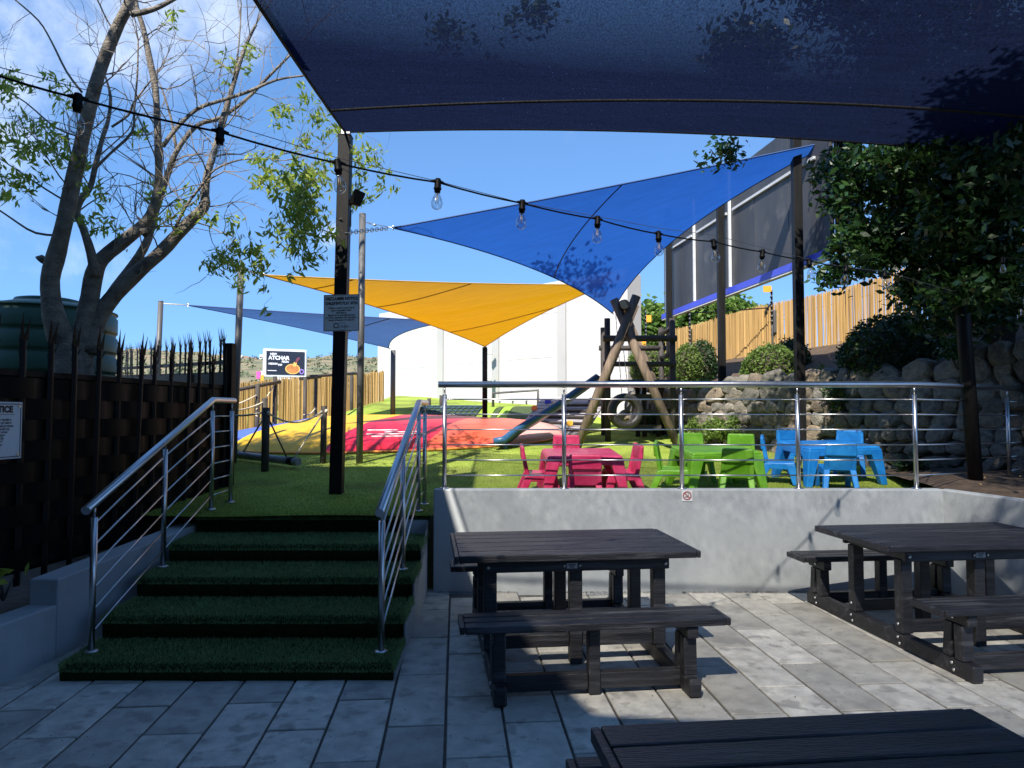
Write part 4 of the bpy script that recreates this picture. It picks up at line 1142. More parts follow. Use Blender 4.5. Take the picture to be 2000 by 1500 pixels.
# ================================================================== rope balance log
def log(mb_pts, r, m, parent, name='post', ends=True, n=12):
    o = MB().tube(mb_pts, r, n).build(name, m, parent); return o
rp = thing('balance_log', 'swinging balance log hung on cream ropes between short posts', 'play equipment')
b1, b2 = ont(517, 921), ont(631, 905)
t1, t2 = at(520, 796, b1.y), at(633, 793, b2.y)
log([b1 - Vector((0, 0, .1)), t1], .048, M['log_grey'], rp); log([b2 - Vector((0, 0, .1)), t2], .042, M['log_grey'], rp)
b0 = Vector((-4.55, 10.3, turf(10.3))); t0 = b0 + Vector((0, 0, .84))
log([b0 - Vector((0, 0, .1)), t0], .045, M['log_grey'], rp)
b00 = Vector((-3.95, 11.35, turf(11.35))); t00 = b00 + Vector((0, 0, .82)); log([b00 - Vector((0, 0, .1)), t00], .045, M['log_grey'], rp)
r1, r2 = at(462, 888, 10.15), at(583, 902, 9.35)
bm_ = MB().tube([r1, r2], .052, 14).build('beam', M['beam_grey'], rp)
MB().tube([r1.lerp(r2, .86), r1.lerp(r2, .93)], .056, 14).build('band', M['black_metal'], bm_)
for (a, b, s, m_) in ((t1, t2, .16, 'rope'), (t0, t1, .10, 'rope'), (t0, t00, .12, 'rope')):
    MB().tube(sag_line(a - Vector((0, 0, .05)), b - Vector((0, 0, .05)), s), .013, 6).build('rope', M[m_], rp)
for (a, b, m_) in ((t1, r1.lerp(r2, .12), 'rope'), (t2, r1.lerp(r2, .94), 'rope'), (t1, r1.lerp(r2, .82), 'rope_dark'), (t0, r1.lerp(r2, .03), 'rope')):
    MB().tube([a - Vector((0, 0, .08)), b + Vector((0, 0, .05))], .012, 6).build('rope', M[m_], rp)
for p in (t1, t2, r1.lerp(r2, .12) + Vector((0, 0, .05)), r1.lerp(r2, .8) + Vector((0, 0, .05))):
    MB().lathe([(.0, -.03), (.022, -.018), (.026, 0), (.02, .02), (.0, .03)], 8, p - Vector((-.04, .03, .07))).build('knot', M['rope'], rp)
# log frames along the reed fence
def frame(label, px_list, rails_, Y0s):
    t = thing('rope_frame', label, 'play equipment')
    tops = []
    for (x, yt), Y in zip(px_list, Y0s):
        X = at(x, yt, Y).x; b = Vector((X, Y, turf(Y) - .45)); tp = at(x, yt, Y)
        log([b, tp], .036, M['log_grey'], t); tops.append(tp)
    for (i, j, dz) in rails_:
        log([tops[i] + Vector((-.1, 0, dz)), tops[j] + Vector((.1, 0, dz))], .032, M['log_grey'], t, 'rail')
    return t, tops
f1, tp1 = frame('tall dark log frame with ropes, left, against the reed fence', [(420, 760), (503, 750), (537, 735)], [(0, 2, -.10)], [11.9, 12.5, 12.9])
for (i, j, a, b) in ((1, 2, -.45, -.16), (1, 2, -.55, -.85), (0, 1, -.35, -.2), (0, 2, -.95, -.95)):
    MB().tube(sag_line(tp1[i] + Vector((0, -.05, a)), tp1[j] + Vector((0, -.05, b)), .04, 6), .012, 6).build('rope', M['rope'], f1)
f2, tp2 = frame('tall dark log frame with long top rail behind the notice pole', [(596, 736), (617, 732), (687, 727)], [(0, 1, -.04), (1, 2, -.03)], [14.1, 14.6, 16.2])
MB().tube(sag_line(tp2[0] + Vector((0, -.05, -.75)), tp2[1] + Vector((0, -.05, -.7)), .05, 6), .012, 6).build('rope', M['rope'], f2)

# ================================================================== climbing tower, A-frame, tyre, slide, ramp
tw = thing('climbing_tower', 'dark log climbing tower with railings behind the crossed poles', 'play equipment')
TY0, TY1 = 12.45, 13.5
def tl(x, y, Y): return at(x, y, Y)
posts = {}
for nm, x, yt, Y in (('fl', 1186, 622, TY0), ('fr', 1313, 622, TY0), ('bl', 1178, 640, TY1), ('br', 1291, 640, TY1)):
    tp = tl(x, yt, Y); posts[nm] = tp
    log([Vector((tp.x, tp.y, turf(Y) - .1)), tp], .052, M['log_dark'], tw)
for (x0, x1, y, Y, r) in ((1178, 1322, 661, TY0 - .07, .055), (1178, 1320, 711, TY0 - .07, .045), (1170, 1300, 680, TY1, .05), (1182, 1318, 748, TY0 - .06, .06)):
    log([tl(x0, y, Y), tl(x1, y, Y)], r, M['log_dark'], tw, 'rail')
dz = tl(1250, 745, TY0).z
for k in range(9):
    y0 = TY0 - .02 + k * .125
    MB().box(posts['fl'].x - .05, posts['fr'].x + .05, y0, y0 + .115, dz - .04, dz).build('deck_plank', M['log_dark'], tw, .004)
for (a, b) in (('fr', 'br'), ('fl', 'bl')):
    if a == 'fr':
        for zz in (.5, .95): log([up(posts[a], dz + zz), up(posts[b], dz + zz)], .045, M['log_dark'], tw, 'rail')
for x in (1245, 1258, 1285):
    p = tl(x, 745, TY1 - .3); MB().tube([Vector((p.x, p.y, turf(p.y) - .1)), up(p, dz - .04)], .045, 10).build('post', M['log_dark'], tw)
for k in range(3): MB().bar((posts['fl'].x + .45, TY0 + .1, turf(TY0) + .25 + k * .27), (posts['fl'].x + .95, TY0 + .1, turf(TY0) + .25 + k * .27), .06, .08).build('rung', M['log_dark'], tw)

AY = 11.25
af = thing('a_frame_swing', 'crossed weathered poles of the A frame swing', 'play equipment')
lb, rb_ = Vector((at(1120, 880, AY).x, AY + .06, turf(AY) - .1)), Vector((at(1332, 880, AY).x, AY - .06, turf(AY) - .1))
lt, rt_ = at(1243, 578, AY - .02), at(1199, 585, AY + .10)
log([lb, lt], .070, M['log'], af, 'pole', n=16); log([rb_, rt_], .070, M['log'], af, 'pole', n=16)
be0, be1 = at(1220, 594, AY - .16), at(1226, 612, TY1 + .5)
bm2 = log([be0, be1], .075, M['log'], af, 'beam', n=16)
MB().tube([be0 - Vector((0, .002, 0)), be0 - Vector((0, .006, 0))], .070, 16).build('end_grain', M['log_end'], bm2)
for sx in (-1, 1):
    log([Vector((be1.x + sx * .95, TY1 + .35, turf(TY1) - .1)), be1 + Vector((-sx * .12, -.2 + sx * .06, .12))], .065, M['log'], af, 'pole')
MB().tube([be0 + Vector((.08 * math.cos(a), .10, .08 * math.sin(a))) for a in np.linspace(0, 2 * math.pi, 17)], .008, 5, False).build('strap', M['black_metal'], af)
ty = thing('tyre_swing', 'black tyre swing hanging on chains below the crossed poles', 'swing', at(1221, 803, 11.85))
cT = ty.location.copy(); ro, rs = .235, .065
tyre = MB(); nU, nV = 32, 14; vs = []; fs = []
for i in range(nU):
    a = 2 * math.pi * i / nU
    for j in range(nV):
        b = 2 * math.pi * j / nV
        rr = ro + rs * math.copysign(abs(math.cos(b)) ** .7, math.cos(b)); wy = .10 * math.copysign(abs(math.sin(b)) ** .6, math.sin(b))
        vs.append((rr * math.cos(a), wy, rr * math.sin(a)))
for i in range(nU):
    for j in range(nV): fs.append((i * nV + j, ((i + 1) % nU) * nV + j, ((i + 1) % nU) * nV + (j + 1) % nV, i * nV + (j + 1) % nV))
tyre.add(vs, fs, True).build('tyre', M['rubber'], ty).rotation_euler = (0, 0, R(14))
for dx in (-.05, .06):
    top_ = Vector((be0.x + dx * .6, 11.85, be0.z - .06)) - cT
    c_ = chain(ty, Vector((dx, 0, ro + rs - .05)), top_, 34, r=.005)

sl0, sl1, sl2 = at(1168, 742, 12.75), at(1012, 846, 11.75), at(990, 866, 11.5)
sld = thing('slide', 'blue plastic slide coming down to the left of the climbing tower', 'slide')
path = [sl0, sl0.lerp(sl1, .5) - Vector((0, 0, .03)), sl1, Vector((sl2.x, sl2.y, turf(sl2.y) + .10)), Vector((sl2.x - .16, sl2.y - .02, turf(sl2.y) + .08))]
wv = Vector((.10, .5, 0)).normalized() * .25
def strip_mesh(ptsA, ptsB, th):
    mb = MB()
    for k in range(len(ptsA) - 1):
        d = Vector((0, 0, -th)); mb.hexa([ptsA[k] + d, ptsB[k] + d, ptsB[k + 1] + d, ptsA[k + 1] + d, ptsA[k], ptsB[k], ptsB[k + 1], ptsA[k + 1]])
    return mb
strip_mesh([p - wv for p in path], [p + wv for p in path], .02).build('chute', M['slide'], sld)
for s in (-1, 1):
    MB().tube([p + wv * s + Vector((0, 0, .05)) for p in path], [.05, .05, .055, .06, .05], 10).build('side_rail', M['slide'], sld)
MB().tube([Vector((path[3].x, path[3].y, turf(sl2.y) - .05)) - wv * .5, path[3] - wv * .5], .04, 8).build('foot', M['slide'], sld)

rm = thing('climbing_ramp', 'dark plank climbing ramp with coloured hand holds', 'play equipment')
q00, q10 = ont(1008, 842), ont(1140, 850)
q01, q11 = at(1056, 781, q00.y + 1.15), at(1186, 779, q10.y + 1.3)
nP = 10
nrm = (q10 - q00).cross(q01 - q00).normalized()
if nrm.z < 0: nrm = -nrm
for k in range(nP):
    t0, t1 = k / nP + .008, (k + 1) / nP - .008
    a, b = q00.lerp(q01, t0), q10.lerp(q11, t0); c, d = q00.lerp(q01, t1), q10.lerp(q11, t1)
    o_ = nrm * random.uniform(0, .008); th = nrm * -.04
    MB().hexa([a + th, b + th, d + th, c + th, a + o_, b + o_, d + o_, c + o_]).build('plank', M['plank_dark'], rm, .004)
for (u, v) in ((.25, .78), (.25, .6), (.3, .42), (.3, .25), (.3, .08)):
    a, b = q00.lerp(q01, v), q10.lerp(q11, v); MB().bar(a.lerp(b, u) + nrm * .03, a.lerp(b, .98) + nrm * .03, .05, .05, nrm).build('batten', M['log_dark'], rm)
hold_c = [(.10, .10, (.62, .05, .06)), (.42, .05, (.75, .25, .10)), (.72, .25, (.75, .42, .05)), (.10, .42, (.12, .06, .28)), (.28, .32, (.45, .5, .45)), (.32, .55, (.06, .25, .12)), (.02, .68, (.75, .22, .05)), (.30, .80, (.7, .32, .04)), (.15, .90, (.03, .05, .45)), (.80, .92, (.10, .13, .16))]
for k, (u, v, c_) in enumerate(hold_c):
    p = q00.lerp(q01, v).lerp(q10.lerp(q11, v), u)
    hm_ = mat('hold_%d' % k, c_, tuple(min(1, x * 1.2) for x in c_), 8, .6)
    me = rocks[k % 9].copy(); me.materials.clear(); o = link('hand_hold', me, hm_, rm); o.location = p + nrm * .03; o.scale = (.14, .12, .12)
for p in (q01, q11): MB().tube([Vector((p.x, p.y + .05, turf(p.y) - .15)), p + Vector((0, .05, -.03))], .05, 10).build('support_post', M['log_dark'], rm)
# pipe hoop on the bank
ph = thing('pipe_hoop', 'grey pipe handrail hoop standing on the turf bank by the ramp', 'railing')
h0, h1, h2, h3 = at(963, 800, 16.4), at(963, 768, 16.4), at(1051, 762, 15.9), at(1051, 795, 15.9)
MB().tube([Vector((h0.x, h0.y, turf(16.4) - .1)), h1, h2, Vector((h3.x, h3.y, turf(15.9) - .1))], .035, 10).build('pipe', M['pole_grey'], ph)
ph2 = thing('seesaw', 'small dark seesaw bench on the bank behind the stair railing', 'play equipment')
s0, s1 = at(838, 800, 16.5), at(862, 795, 16.4)
for p, yt in ((s0, 778), (s1, 772)):
    MB().tube([Vector((p.x, p.y, turf(16.5) - .1)), at(1000, yt, p.y).xyz * 0 + Vector((p.x, p.y, at(1000, yt, p.y).z))], .045, 8).build('post', M['log_grey'], ph2)
MB().bar(at(836, 812, 16.3), at(870, 792, 16.3), .2, .05).build('board', M['beam_grey'], ph2)
# net and stripes laid over the bank
def bank_strip(x0, x1, skew, ya, yb, m, parent, name, lift):
    n = 14; vs = []
    for k in range(n + 1):
        Y = ya + (yb - ya) * k / n
        for x in (x0, x1):
            X = x + skew * (Y - ya); vs.append((X, Y, turf_s(X, Y) + lift))
    return MB().add(vs, [(2 * k, 2 * k + 1, 2 * k + 3, 2 * k + 2) for k in range(n)], True).build(name, m, parent)
bs = thing('bank_stripes', 'lime and dark turf stripes laid over the bank', 'mat')
for k, (x0, x1, mm) in enumerate(((-.85, -.62, 'lime_stripe'), (-.60, -.48, 'dark_stripe'), (-.46, -.26, 'lime_stripe'), (-.24, 1.3, 'dark_stripe'))):
    bank_strip(x0, x1, .25, 15.12, 16.42, M[mm], bs, 'stripe', .016 + .001 * k)
cnet = thing('scramble_net', 'dark rope scramble net lying over the turf bank', 'net')
bank_strip(-2.35, -.95, .25, 15.12, 16.42, M['dark_stripe'], cnet, 'backing', .015)
for k in range(12):
    x = -2.33 + k * .125
    MB().tube([(x + .25 * (Y - 15.12), Y, turf_s(x + .25 * (Y - 15.12), Y) + .03) for Y in np.linspace(15.12, 16.42, 14)], .014, 5).build('rope', mat('net_rope', (.02, .05, .07), (.03, .07, .1), 4, .8), cnet)
for k in range(9):
    Y = 15.14 + k * .158
    MB().tube([(x + .25 * (Y - 15.12), Y, turf_s(x, Y) + .03) for x in np.linspace(-2.35, -.95, 8)], .014, 5).build('rope', MATS['net_rope'], cnet)

# ================================================================== festoon lights
fs_t = thing('string_of_lights', 'black festoon cable with clear glass bulbs across the patio', 'string lights')
bulb_px = [(152, 200), (430, 266), (660, 327), (855, 364), (1020, 405), (1167, 436), (1286, 465), (1394, 480), (1489, 500), (1580, 517), (1652, 530), (1727, 540)]
Z0, DZ = 2.42, .2610
pts = []
def bulb(p, s=1.0):
    h = MB().lathe([(.001, .034), (.013, .032), (.017, .022), (.0175, -.012), (.020, -.016), (.020, -.024), (.016, -.026), (.0155, -.040), (.001, -.041)], 12).build('lamp_holder', M['black_metal'], fs_t)
    h.scale = (.9, .9, .9); h.location = p; h.rotation_euler = (random.gauss(0, .08), random.gauss(0, .08), random.uniform(0, 6))
    MB().lathe([(.0125, -.036), (.013, -.048), (.018, -.060), (.026, -.075), (.0295, -.092), (.028, -.108), (.021, -.121), (.010, -.128), (.001, -.130)], 18).build('glass_bulb', M['glass'], h)
    f = MB()
    for k in range(4):
        a = k * math.pi / 2; f.tube([(.004 * math.cos(a), .004 * math.sin(a), -.055), (.009 * math.cos(a), .009 * math.sin(a), -.10)], .0011, 4)
    f.tube([(0, 0, -.038), (0, 0, -.058)], .004, 6).build('filament', M['filament'], h)
    return h
hold_pts = []
for k, (x, y) in enumerate(bulb_px):
    p = at(x, y - 8, Z0 + DZ * k); hold_pts.append(p)
    bulb(p - Vector((0, 0, .012)))
pre = at(-60, 128, Z0 - DZ * .75); pre2 = at(-300, 60, Z0 - DZ * 1.6)
post_ = at(1860, 575, Z0 + DZ * 13.1); end_ = Vector((at(1885, 560, 7.0).x, 7.05, at(1885, 572, 7.05).z))
cab = sag_line((-4.46, .55, 2.98), pre2, .04, 6)[:-1] + [pre2, pre]
allp = [pre] + hold_pts + [post_, end_]
for a, b in zip(allp[:-1], allp[1:]): cab += sag_line(a, b, .006, 4)[1:]
cb_ = MB().tube(cab, .0042, 6).build('cable', M['black_metal'], fs_t)
for p in hold_pts:     # the joint on the cable over each holder
    d = (hold_pts[-1] - hold_pts[0]).normalized(); MB().tube([p - d * .032 + Vector((0, 0, .002)), p - d * .012 + Vector((0, 0, .003)), p + d * .012 + Vector((0, 0, .003)), p + d * .032 + Vector((0, 0, .002))], [.005, .0095, .0095, .005], 8).build('joint', M['black_metal'], cb_)
wire = [p + Vector((0, 0, .02 + .02 * math.sin(k))) for k, p in enumerate(allp)]
MB().tube(wire, .0015, 4).build('support_wire', M['pole_grey'], fs_t)
# second string on the right
fs_b = thing('string_of_lights', 'second festoon string under the tree at the right edge', 'string lights')
e2 = [end_, at(1920, 545, 6.6), at(1958, 502, 6.2), at(2010, 508, 5.6), at(2100, 500, 5.0)]
MB().tube(e2, .0055, 6).build('cable', M['black_metal'], fs_b)
keep = fs_t; fs_t = fs_b; bulb(e2[2] - Vector((0, 0, .03))); bulb(e2[4] - Vector((0, 0, .03))); fs_t = keep

# ================================================================== white building
wb = thing('white_building', 'large white painted building with shallow pilasters behind the play area', 'building')
W0 = at(744, 700, 22.1); W1 = at(1226, 700, 15.2); W0.z = W1.z = 0
wd = (W1 - W0).normalized(); wlen = (W1 - W0).length; wn = Vector((wd.y, -wd.x, 0))  # towards the viewer
if wn.y > 0: wn = -wn
zt = at(1226, 531, 15.2).z; zb = 1.2
def wbox(s0, s1, d0, d1, z0, z1):
    return MB().hexa([W0 + wd * s + wn * d + Vector((0, 0, z)) for z in (z0, z1) for (s, d) in ((s0, d1), (s1, d1), (s1, d0), (s0, d0))])
wbox(0, wlen - 7, -7, -.5, zb, zt - .3).build('rear_block', M['white_wall'], wb)
wbox(0, wlen, -.5, 0, zb, zt).build('wall', M['white_wall'], wb, .01)
for x in (861, 969, 1099):
    # position along the wall where the picture column x meets it
    lo, hi = 0, wlen
    for _ in range(40):
        m_ = (lo + hi) / 2; p = W0 + wd * m_
        if 1000 + p.x / p.y * FPX < x: lo = m_
        else: hi = m_
    wbox(lo - .13, lo + .13, .002, .055, zb, zt - .25).build('pilaster', M['pilaster'], wb, .01)
wbox(-.02, wlen + .03, .0025, .07, zt - .24, zt + .06).build('parapet_band', M['white_wall'], wb, .01)
wbox(-.5, -.002, -.48, -.2, zb, zt - .9).build('side_wing', M['white_wall'], wb, .01)
wbox(.3, wlen - .4, .003, .09, zb, 2.02).build('plinth', M['white_wall'], wb, .01)
for s in np.arange(.8, wlen - 1.0, .48):
    p = W0 + wd * s + wn * .095 + Vector((0, 0, 1.93))
    MB().tube([p + Vector((.0, 0, .03)), p + wn * .03 + Vector((.0, 0, .03)), p + wn * .045, p + wn * .03 - Vector((0, 0, .035)), p - Vector((0, 0, .035))], .012, 5).build('hook', M['black_metal'], wb)
for k, zz in enumerate((3.0, 4.05)):      # fine shrinkage cracks with a filled edge
    MB().tube([W0 + wd * (1.0 + k * .4 + 6.4 * q / 20) + wn * .004 + Vector((0, 0, zz + .03 * noise.noise(Vector((q * .7, k, 0))))) for q in range(21)], .004, 4).build('crack', mat('wall_crack', (.5, .5, .48), (.55, .55, .53), 4, .9), wb)
wins = thing('wall_light', 'small dark wall lamp and boxes on the white wall behind the pole', 'lamp', at(955, 685, 18.0) )
cwl = wins.location
MB().box(-.05, .09, -.10, .0, -.10, .05).build('lamp_body', M['strut'], wins, .01)
MB().box(-.04, .08, -.06, .0, -.72, -.5).build('socket_box', M['strut'], wins, .01); MB().box(-.04, .08, -.06, .0, -.95, -.76).build('meter_box', M['pole_grey'], wins, .01)

# ================================================================== billboard back
D = lambda x, off: None
BXL = lambda Y, o=0: 3.87 - .14 * (Y - 13.0) + o
bb = thing('billboard', 'tall black back of a billboard on steel posts, blue lower edge', 'billboard')
Ya, Yb = 9.86, 16.45; zb0 = at(1620, 489, Ya).z; zb1 = at(1299, 613, Yb).z; zb_ = (zb0 + zb1) / 2; ztop = zb_ + 2.15
pa, pb = Vector((BXL(Ya, .16), Ya, 0)), Vector((BXL(Yb, .16), Yb, 0))
def bpt(t, off, z): p = pa.lerp(pb, t); return Vector((p.x + off, p.y, z))
npan = 6
for k in range(npan):
    t0, t1 = k / npan + .0012, (k + 1) / npan - .0012
    MB().hexa([bpt(t0, 0, zb_), bpt(t0, .06, zb_), bpt(t1, .06, zb_), bpt(t1, 0, zb_), bpt(t0, 0, ztop), bpt(t0, .06, ztop), bpt(t1, .06, ztop), bpt(t1, 0, ztop)]).build('panel', M['billboard'], bb)
MB().hexa([bpt(-.012, .062, zb_ - .02), bpt(-.012, .42, zb_ - .02), bpt(0, .42, zb_ - .02), bpt(0, .062, zb_ - .02), bpt(-.012, .062, ztop), bpt(-.012, .42, ztop), bpt(0, .42, ztop), bpt(0, .062, ztop)]).build('side_panel', M['black_metal'], bb)
for t_ in (.135, .47, .72, .965):
    MB().bar(bpt(t_, -.028, zb_ + .02), bpt(t_, -.028, ztop), .05, .05, (1, 0, 0)).build('upright_strut', M['strut'], bb)
for (t0, t1, z) in ((.05, .45, zb_ + 1.42), (.49, .70, zb_ + 1.42), (.74, .95, zb_ + 1.42)):
    MB().bar(bpt(t0, -.024, z), bpt(t1, -.024, z), .04, .045).build('cross_strut', M['strut'], bb)
MB().bar(bpt(0, -.022, zb_ - .055), bpt(1, -.022, zb_ - .055), .10, .11).build('lower_edge', M['blue_edge'], bb)
MB().bar(bpt(0, -.015, zb_ - .125), bpt(1, -.015, zb_ - .125), .10, .025).build('edge_trim', M['white_trim'], bb)
for (x, Y) in ((1566, 10.39), (1409, 13.0), (1308, 15.65)):
    X = BXL(Y, -.02)
    MB().bar((X, Y, turf(Y) - .1), (X, Y, ztop + .1), .125 if Y < 11 else .12, .125, (0, 1, 0)).build('post', M['pole_dark'], bb, .006)

# ================================================================== reed fences
def reed_fence(name, label, p0, p1, zbot, ztop_, n, thick=.0095, posts=(), gap=None, rails=True):
    t = thing(name, label, 'fence')
    p0, p1 = Vector(p0), Vector(p1); d = p1 - p0; nr_ = Vector((d.y, -d.x, 0)).normalized()
    if nr_.y > 0: nr_ = -nr_
    s = np.sort(rng.random(n)); s = (np.arange(n) + rng.uniform(-.35, .35, n)) / n
    quads = []
    for i in range(n):
        u = float(min(1, max(0, s[i])))
        if gap and gap(u) and random.random() < gap(u): continue
        c = p0 + d * u + nr_ * random.uniform(-.022, .022)
        r = thick * random.uniform(.7, 1.25)
        tw_ = random.gauss(0, .012); hh = random.gauss(0, .022)
        a0_ = random.random()
        zb0_, zt0_ = zbot(u), ztop_(u) + hh
        ring = [Vector((math.cos(a0_ + k * math.pi / 2) * r, math.sin(a0_ + k * math.pi / 2) * r, 0)) for k in range(4)]
        tv = d.normalized() * tw_
        bo = [c + q + Vector((0, 0, zb0_)) for q in ring]; to = [c + q + tv + Vector((0, 0, zt0_)) for q in ring]
        for k in range(4):
            k2 = (k + 1) % 4; quads += [bo[k], bo[k2], to[k2], to[k]]
        quads += to
    # weld per reed is not needed: the colour is drawn per reed by a shared island
    v = np.array([q[:] for q in quads]).reshape(-1, 3)
    nre = len(v) // 20
    # build with shared vertices so that each reed is one island
    vs = []; fs = []
    for i in range(nre):
        blk = v[i * 20:(i + 1) * 20]; o = len(vs)
        bo = [blk[0], blk[4], blk[8], blk[12]]; to = [blk[3], blk[7], blk[11], blk[15]]
        vs += [tuple(x) for x in bo + to]
        fs += [(o + k, o + (k + 1) % 4, o + 4 + (k + 1) % 4, o + 4 + k) for k in range(4)] + [(o + 4, o + 5, o + 6, o + 7)]
    MB().add(vs, fs).build('reeds', M['reed'], t, kind='stuff')
    for u in posts:
        c = p0 + d * u + nr_ * -.07
        MB().tube([c + Vector((0, 0, zbot(u) - .2)), c + Vector((0, 0, ztop_(u) - .05))], .045, 8).build('post', M['log_grey'], t)
    for f in (.2, .8):
        MB().tube([p0 + d * u + nr_ * -.035 + Vector((0, 0, zbot(u) * (1 - f) + ztop_(u) * f)) for u in np.linspace(0, 1, 8)], .006, 5).build('binding_wire', M['pole_grey'], t)
    return t
lf0, lf1 = Vector((-6.9, 8.9, 0)), Vector((-3.35, 18.6, 0))
lf0 = Vector((-7.6, 16.1, 0))
def lz(u): return 1.00 + .62 * u
reed_fence('reed_fence', 'golden reed fence at the back left, left of the white building', lf0, lf1, lambda u: lz(u) - .15, lambda u: lz(u) + 1.26 - .14 * u + .02 * math.sin(u * 14), 700, .0085, posts=(.1, .3, .5, .7, .9))
def rgap(u):
    return .30 if u < .30 else (.10 if u < .45 else .0)
reed_fence('reed_fence', 'golden reed fence on the right above the stone wall', FN0, FN1, lambda u: 2.72 + .12 * math.sin(u * 5), lambda u: 4.08 + .03 * math.sin(u * 19), 1900, .0075, posts=(.12, .25, .4, .55, .7, .85), gap=rgap)

# security fence posts behind the right reed fence
for k, (x, yt, Y, lab) in enumerate(((1507, 566, 15.6, 'electric fence post with orange warning plate right of the billboard post'), (1347, 612, 19.0, 'short electric fence post below the left end of the billboard'), (1243, 608, 20.5, 'electric fence posts with orange plate beside the white building'))):
    p = at(x, yt, Y); zb_2 = 2.7
    t = thing('electric_fence_post', lab, 'fence post', (p.x, p.y, zb_2), group='electric fence posts')
    hgt = p.z - zb_2
    MB().tube([(0, 0, -.3), (0, 0, hgt)], .022, 8).build('post', M['pole_grey'], t)
    for q in range(7): MB().lathe([(.001, -.02), (.028, -.016), (.03, 0), (.028, .016), (.001, .02)], 8, (-.02, -.03, hgt - .06 - q * .11)).build('insulator', M['black_metal'], t)
    if k == 0: MB().box(-.20, -.02, -.05, -.04, hgt - .06, hgt + .08).build('warning_plate', M['orange'], t); MB().box(.03, .11, -.03, .03, hgt - .95, hgt - .45).build('junction_box', M['pole_grey'], t, .01)
    if k == 2:
        MB().tube([(.27, 0, -.3), (.27, 0, hgt + .03)], .022, 8).build('post', M['pole_grey'], t)
        MB().box(.28, .42, -.05, -.04, hgt - .32, hgt - .12).build('warning_plate', M['orange'], t)
        MB().box(.02, .26, -.05, -.04, hgt - 1.05, hgt - .75).build('warning_plate', M['orange'], t)
        for q in range(7): MB().lathe([(.001, -.02), (.028, -.016), (.03, 0), (.028, .016), (.001, .02)], 8, (.25, -.03, hgt - .05 - q * .11)).build('insulator', M['black_metal'], t)
sw_ = thing('security_wire', 'dark security cable strung behind the billboard posts', 'cable')
MB().tube(sag_line(at(1318, 612, 17.6), at(1500, 601, 15.6), .02, 8), .014, 5).build('wire', M['black_metal'], sw_)
rz = thing('razor_spikes', 'row of thin wire spikes along the top of the right reed fence', 'fence spikes')
mb = MB()
for k in range(64):
    u = .12 + .45 * k / 64; p = FN0.lerp(FN1, u) + Vector((.1, .1, 4.05))
    mb.tube([p, p + Vector((random.uniform(-.05, .05), -.05, random.uniform(.22, .32)))], .004, 3)
mb.tube([FN0.lerp(FN1, .12 + .45 * k / 20) + Vector((.1, .1, 4.17)) for k in range(21)], .004, 4)
mb.build('spikes', M['strut'], rz, kind='stuff')

# ================================================================== far LED sign, small plates, houses
Ys = 60
sg = thing('led_billboard', 'distant white framed advertising screen showing a pizza', 'billboard', at(557, 711, Ys), R(24))
ctr = sg.location.copy()
W_, H_ = 1.72, 1.12; sg.scale = (.95, 1, 1)
MB().box(-W_ - .15, W_ + .12, -.16, .22, -H_ - .02, H_ + .12).build('frame', M['white_trim'], sg, .08, 3)
MB().box(-W_ + .10, W_ - .08, -.20, -.161, -H_ + .20, H_ - .06).build('screen', M['screen'], sg)
yy = -.215
text('NEW', .24, M['print_white'], sg, (-1.02, yy, .80), rt, bold=.012)
text('ATCHAR', .44, M['print_white'], sg, (-.56, yy, .48), rt, bold=.02)
text('PIZZA', .22, M['print_white'], sg, (-.02, yy, .17), rt, bold=.012)
text('MEDIUM', .20, M['print_white'], sg, (-1.05, yy, -.02), rt, bold=.012); text('R59', .20, M['print_white'], sg, (-.45, yy, -.10), rt, bold=.012)
MB().box(-1.5, -.75, yy - .005, yy, -.62, -.56).build('small_print', M['print_white'], sg)
def disc(cx, cz, rx, rz_, m, name, parent, y, n=24): return MB().add([(cx + rx * math.cos(2 * math.pi * k / n), y, cz + rz_ * math.sin(2 * math.pi * k / n)) for k in range(n)], [tuple(range(n))]).build(name, m, parent)
disc(.62, -.42, .64, .44, M['cheese'], 'pizza_crust', sg, yy - .004); disc(.62, -.41, .54, .36, M['pizza'], 'pizza', sg, yy - .010)
MB().add([(.62, yy - .012, -.2), (.72, yy - .012, .18), (.98, yy - .012, .12), (.90, yy - .012, -.2)], [(0, 1, 2, 3)]).build('slice', M['cheese'], sg)
MB().add([(.80, yy - .016, .10), (.92, yy - .016, .46), (1.15, yy - .016, .62), (1.25, yy - .016, .5), (1.0, yy - .016, .14)], [(0, 1, 2, 3, 4)]).build('hand', M['hand'], sg)
disc(1.40, -.62, .20, .22, M['purple'], 'logo', sg, yy - .004); disc(1.40, -.62, .11, .12, M['screen'], 'logo_centre', sg, yy - .010)
MB().box(-.18, .18, -.1, .1, -14, -H_ - .02).build('mast', M['white_trim'], sg)
MB().hexa([(-.3, -.12, -H_ - .6), (.3, -.12, -H_ - .6), (.3, .12, -H_ - .6), (-.3, .12, -H_ - .6), (-.7, -.12, -H_ - .03), (.7, -.12, -H_ - .03), (.7, .12, -H_ - .03), (-.7, .12, -H_ - .03)]).build('collar', M['white_trim'], sg)
sp_ = thing('roadside_sign', 'small magenta and orange sign peeping over the reed fence', 'sign', at(509, 738, 50))
MB().box(-.28, .0, -.05, .05, -.05, .45).build('plate', M['magenta'], sp_); MB().box(.02, .25, -.08, .02, -.30, .20).build('plate', M['orange'], sp_); MB().box(-.02, .10, .03, .06, .1, .5).build('plate', M['print_white'], sp_)
MB().tube([(0, .1, -4), (0, .1, .2)], .06, 8).build('post', M['black_metal'], sp_)
rr = random.Random(3)
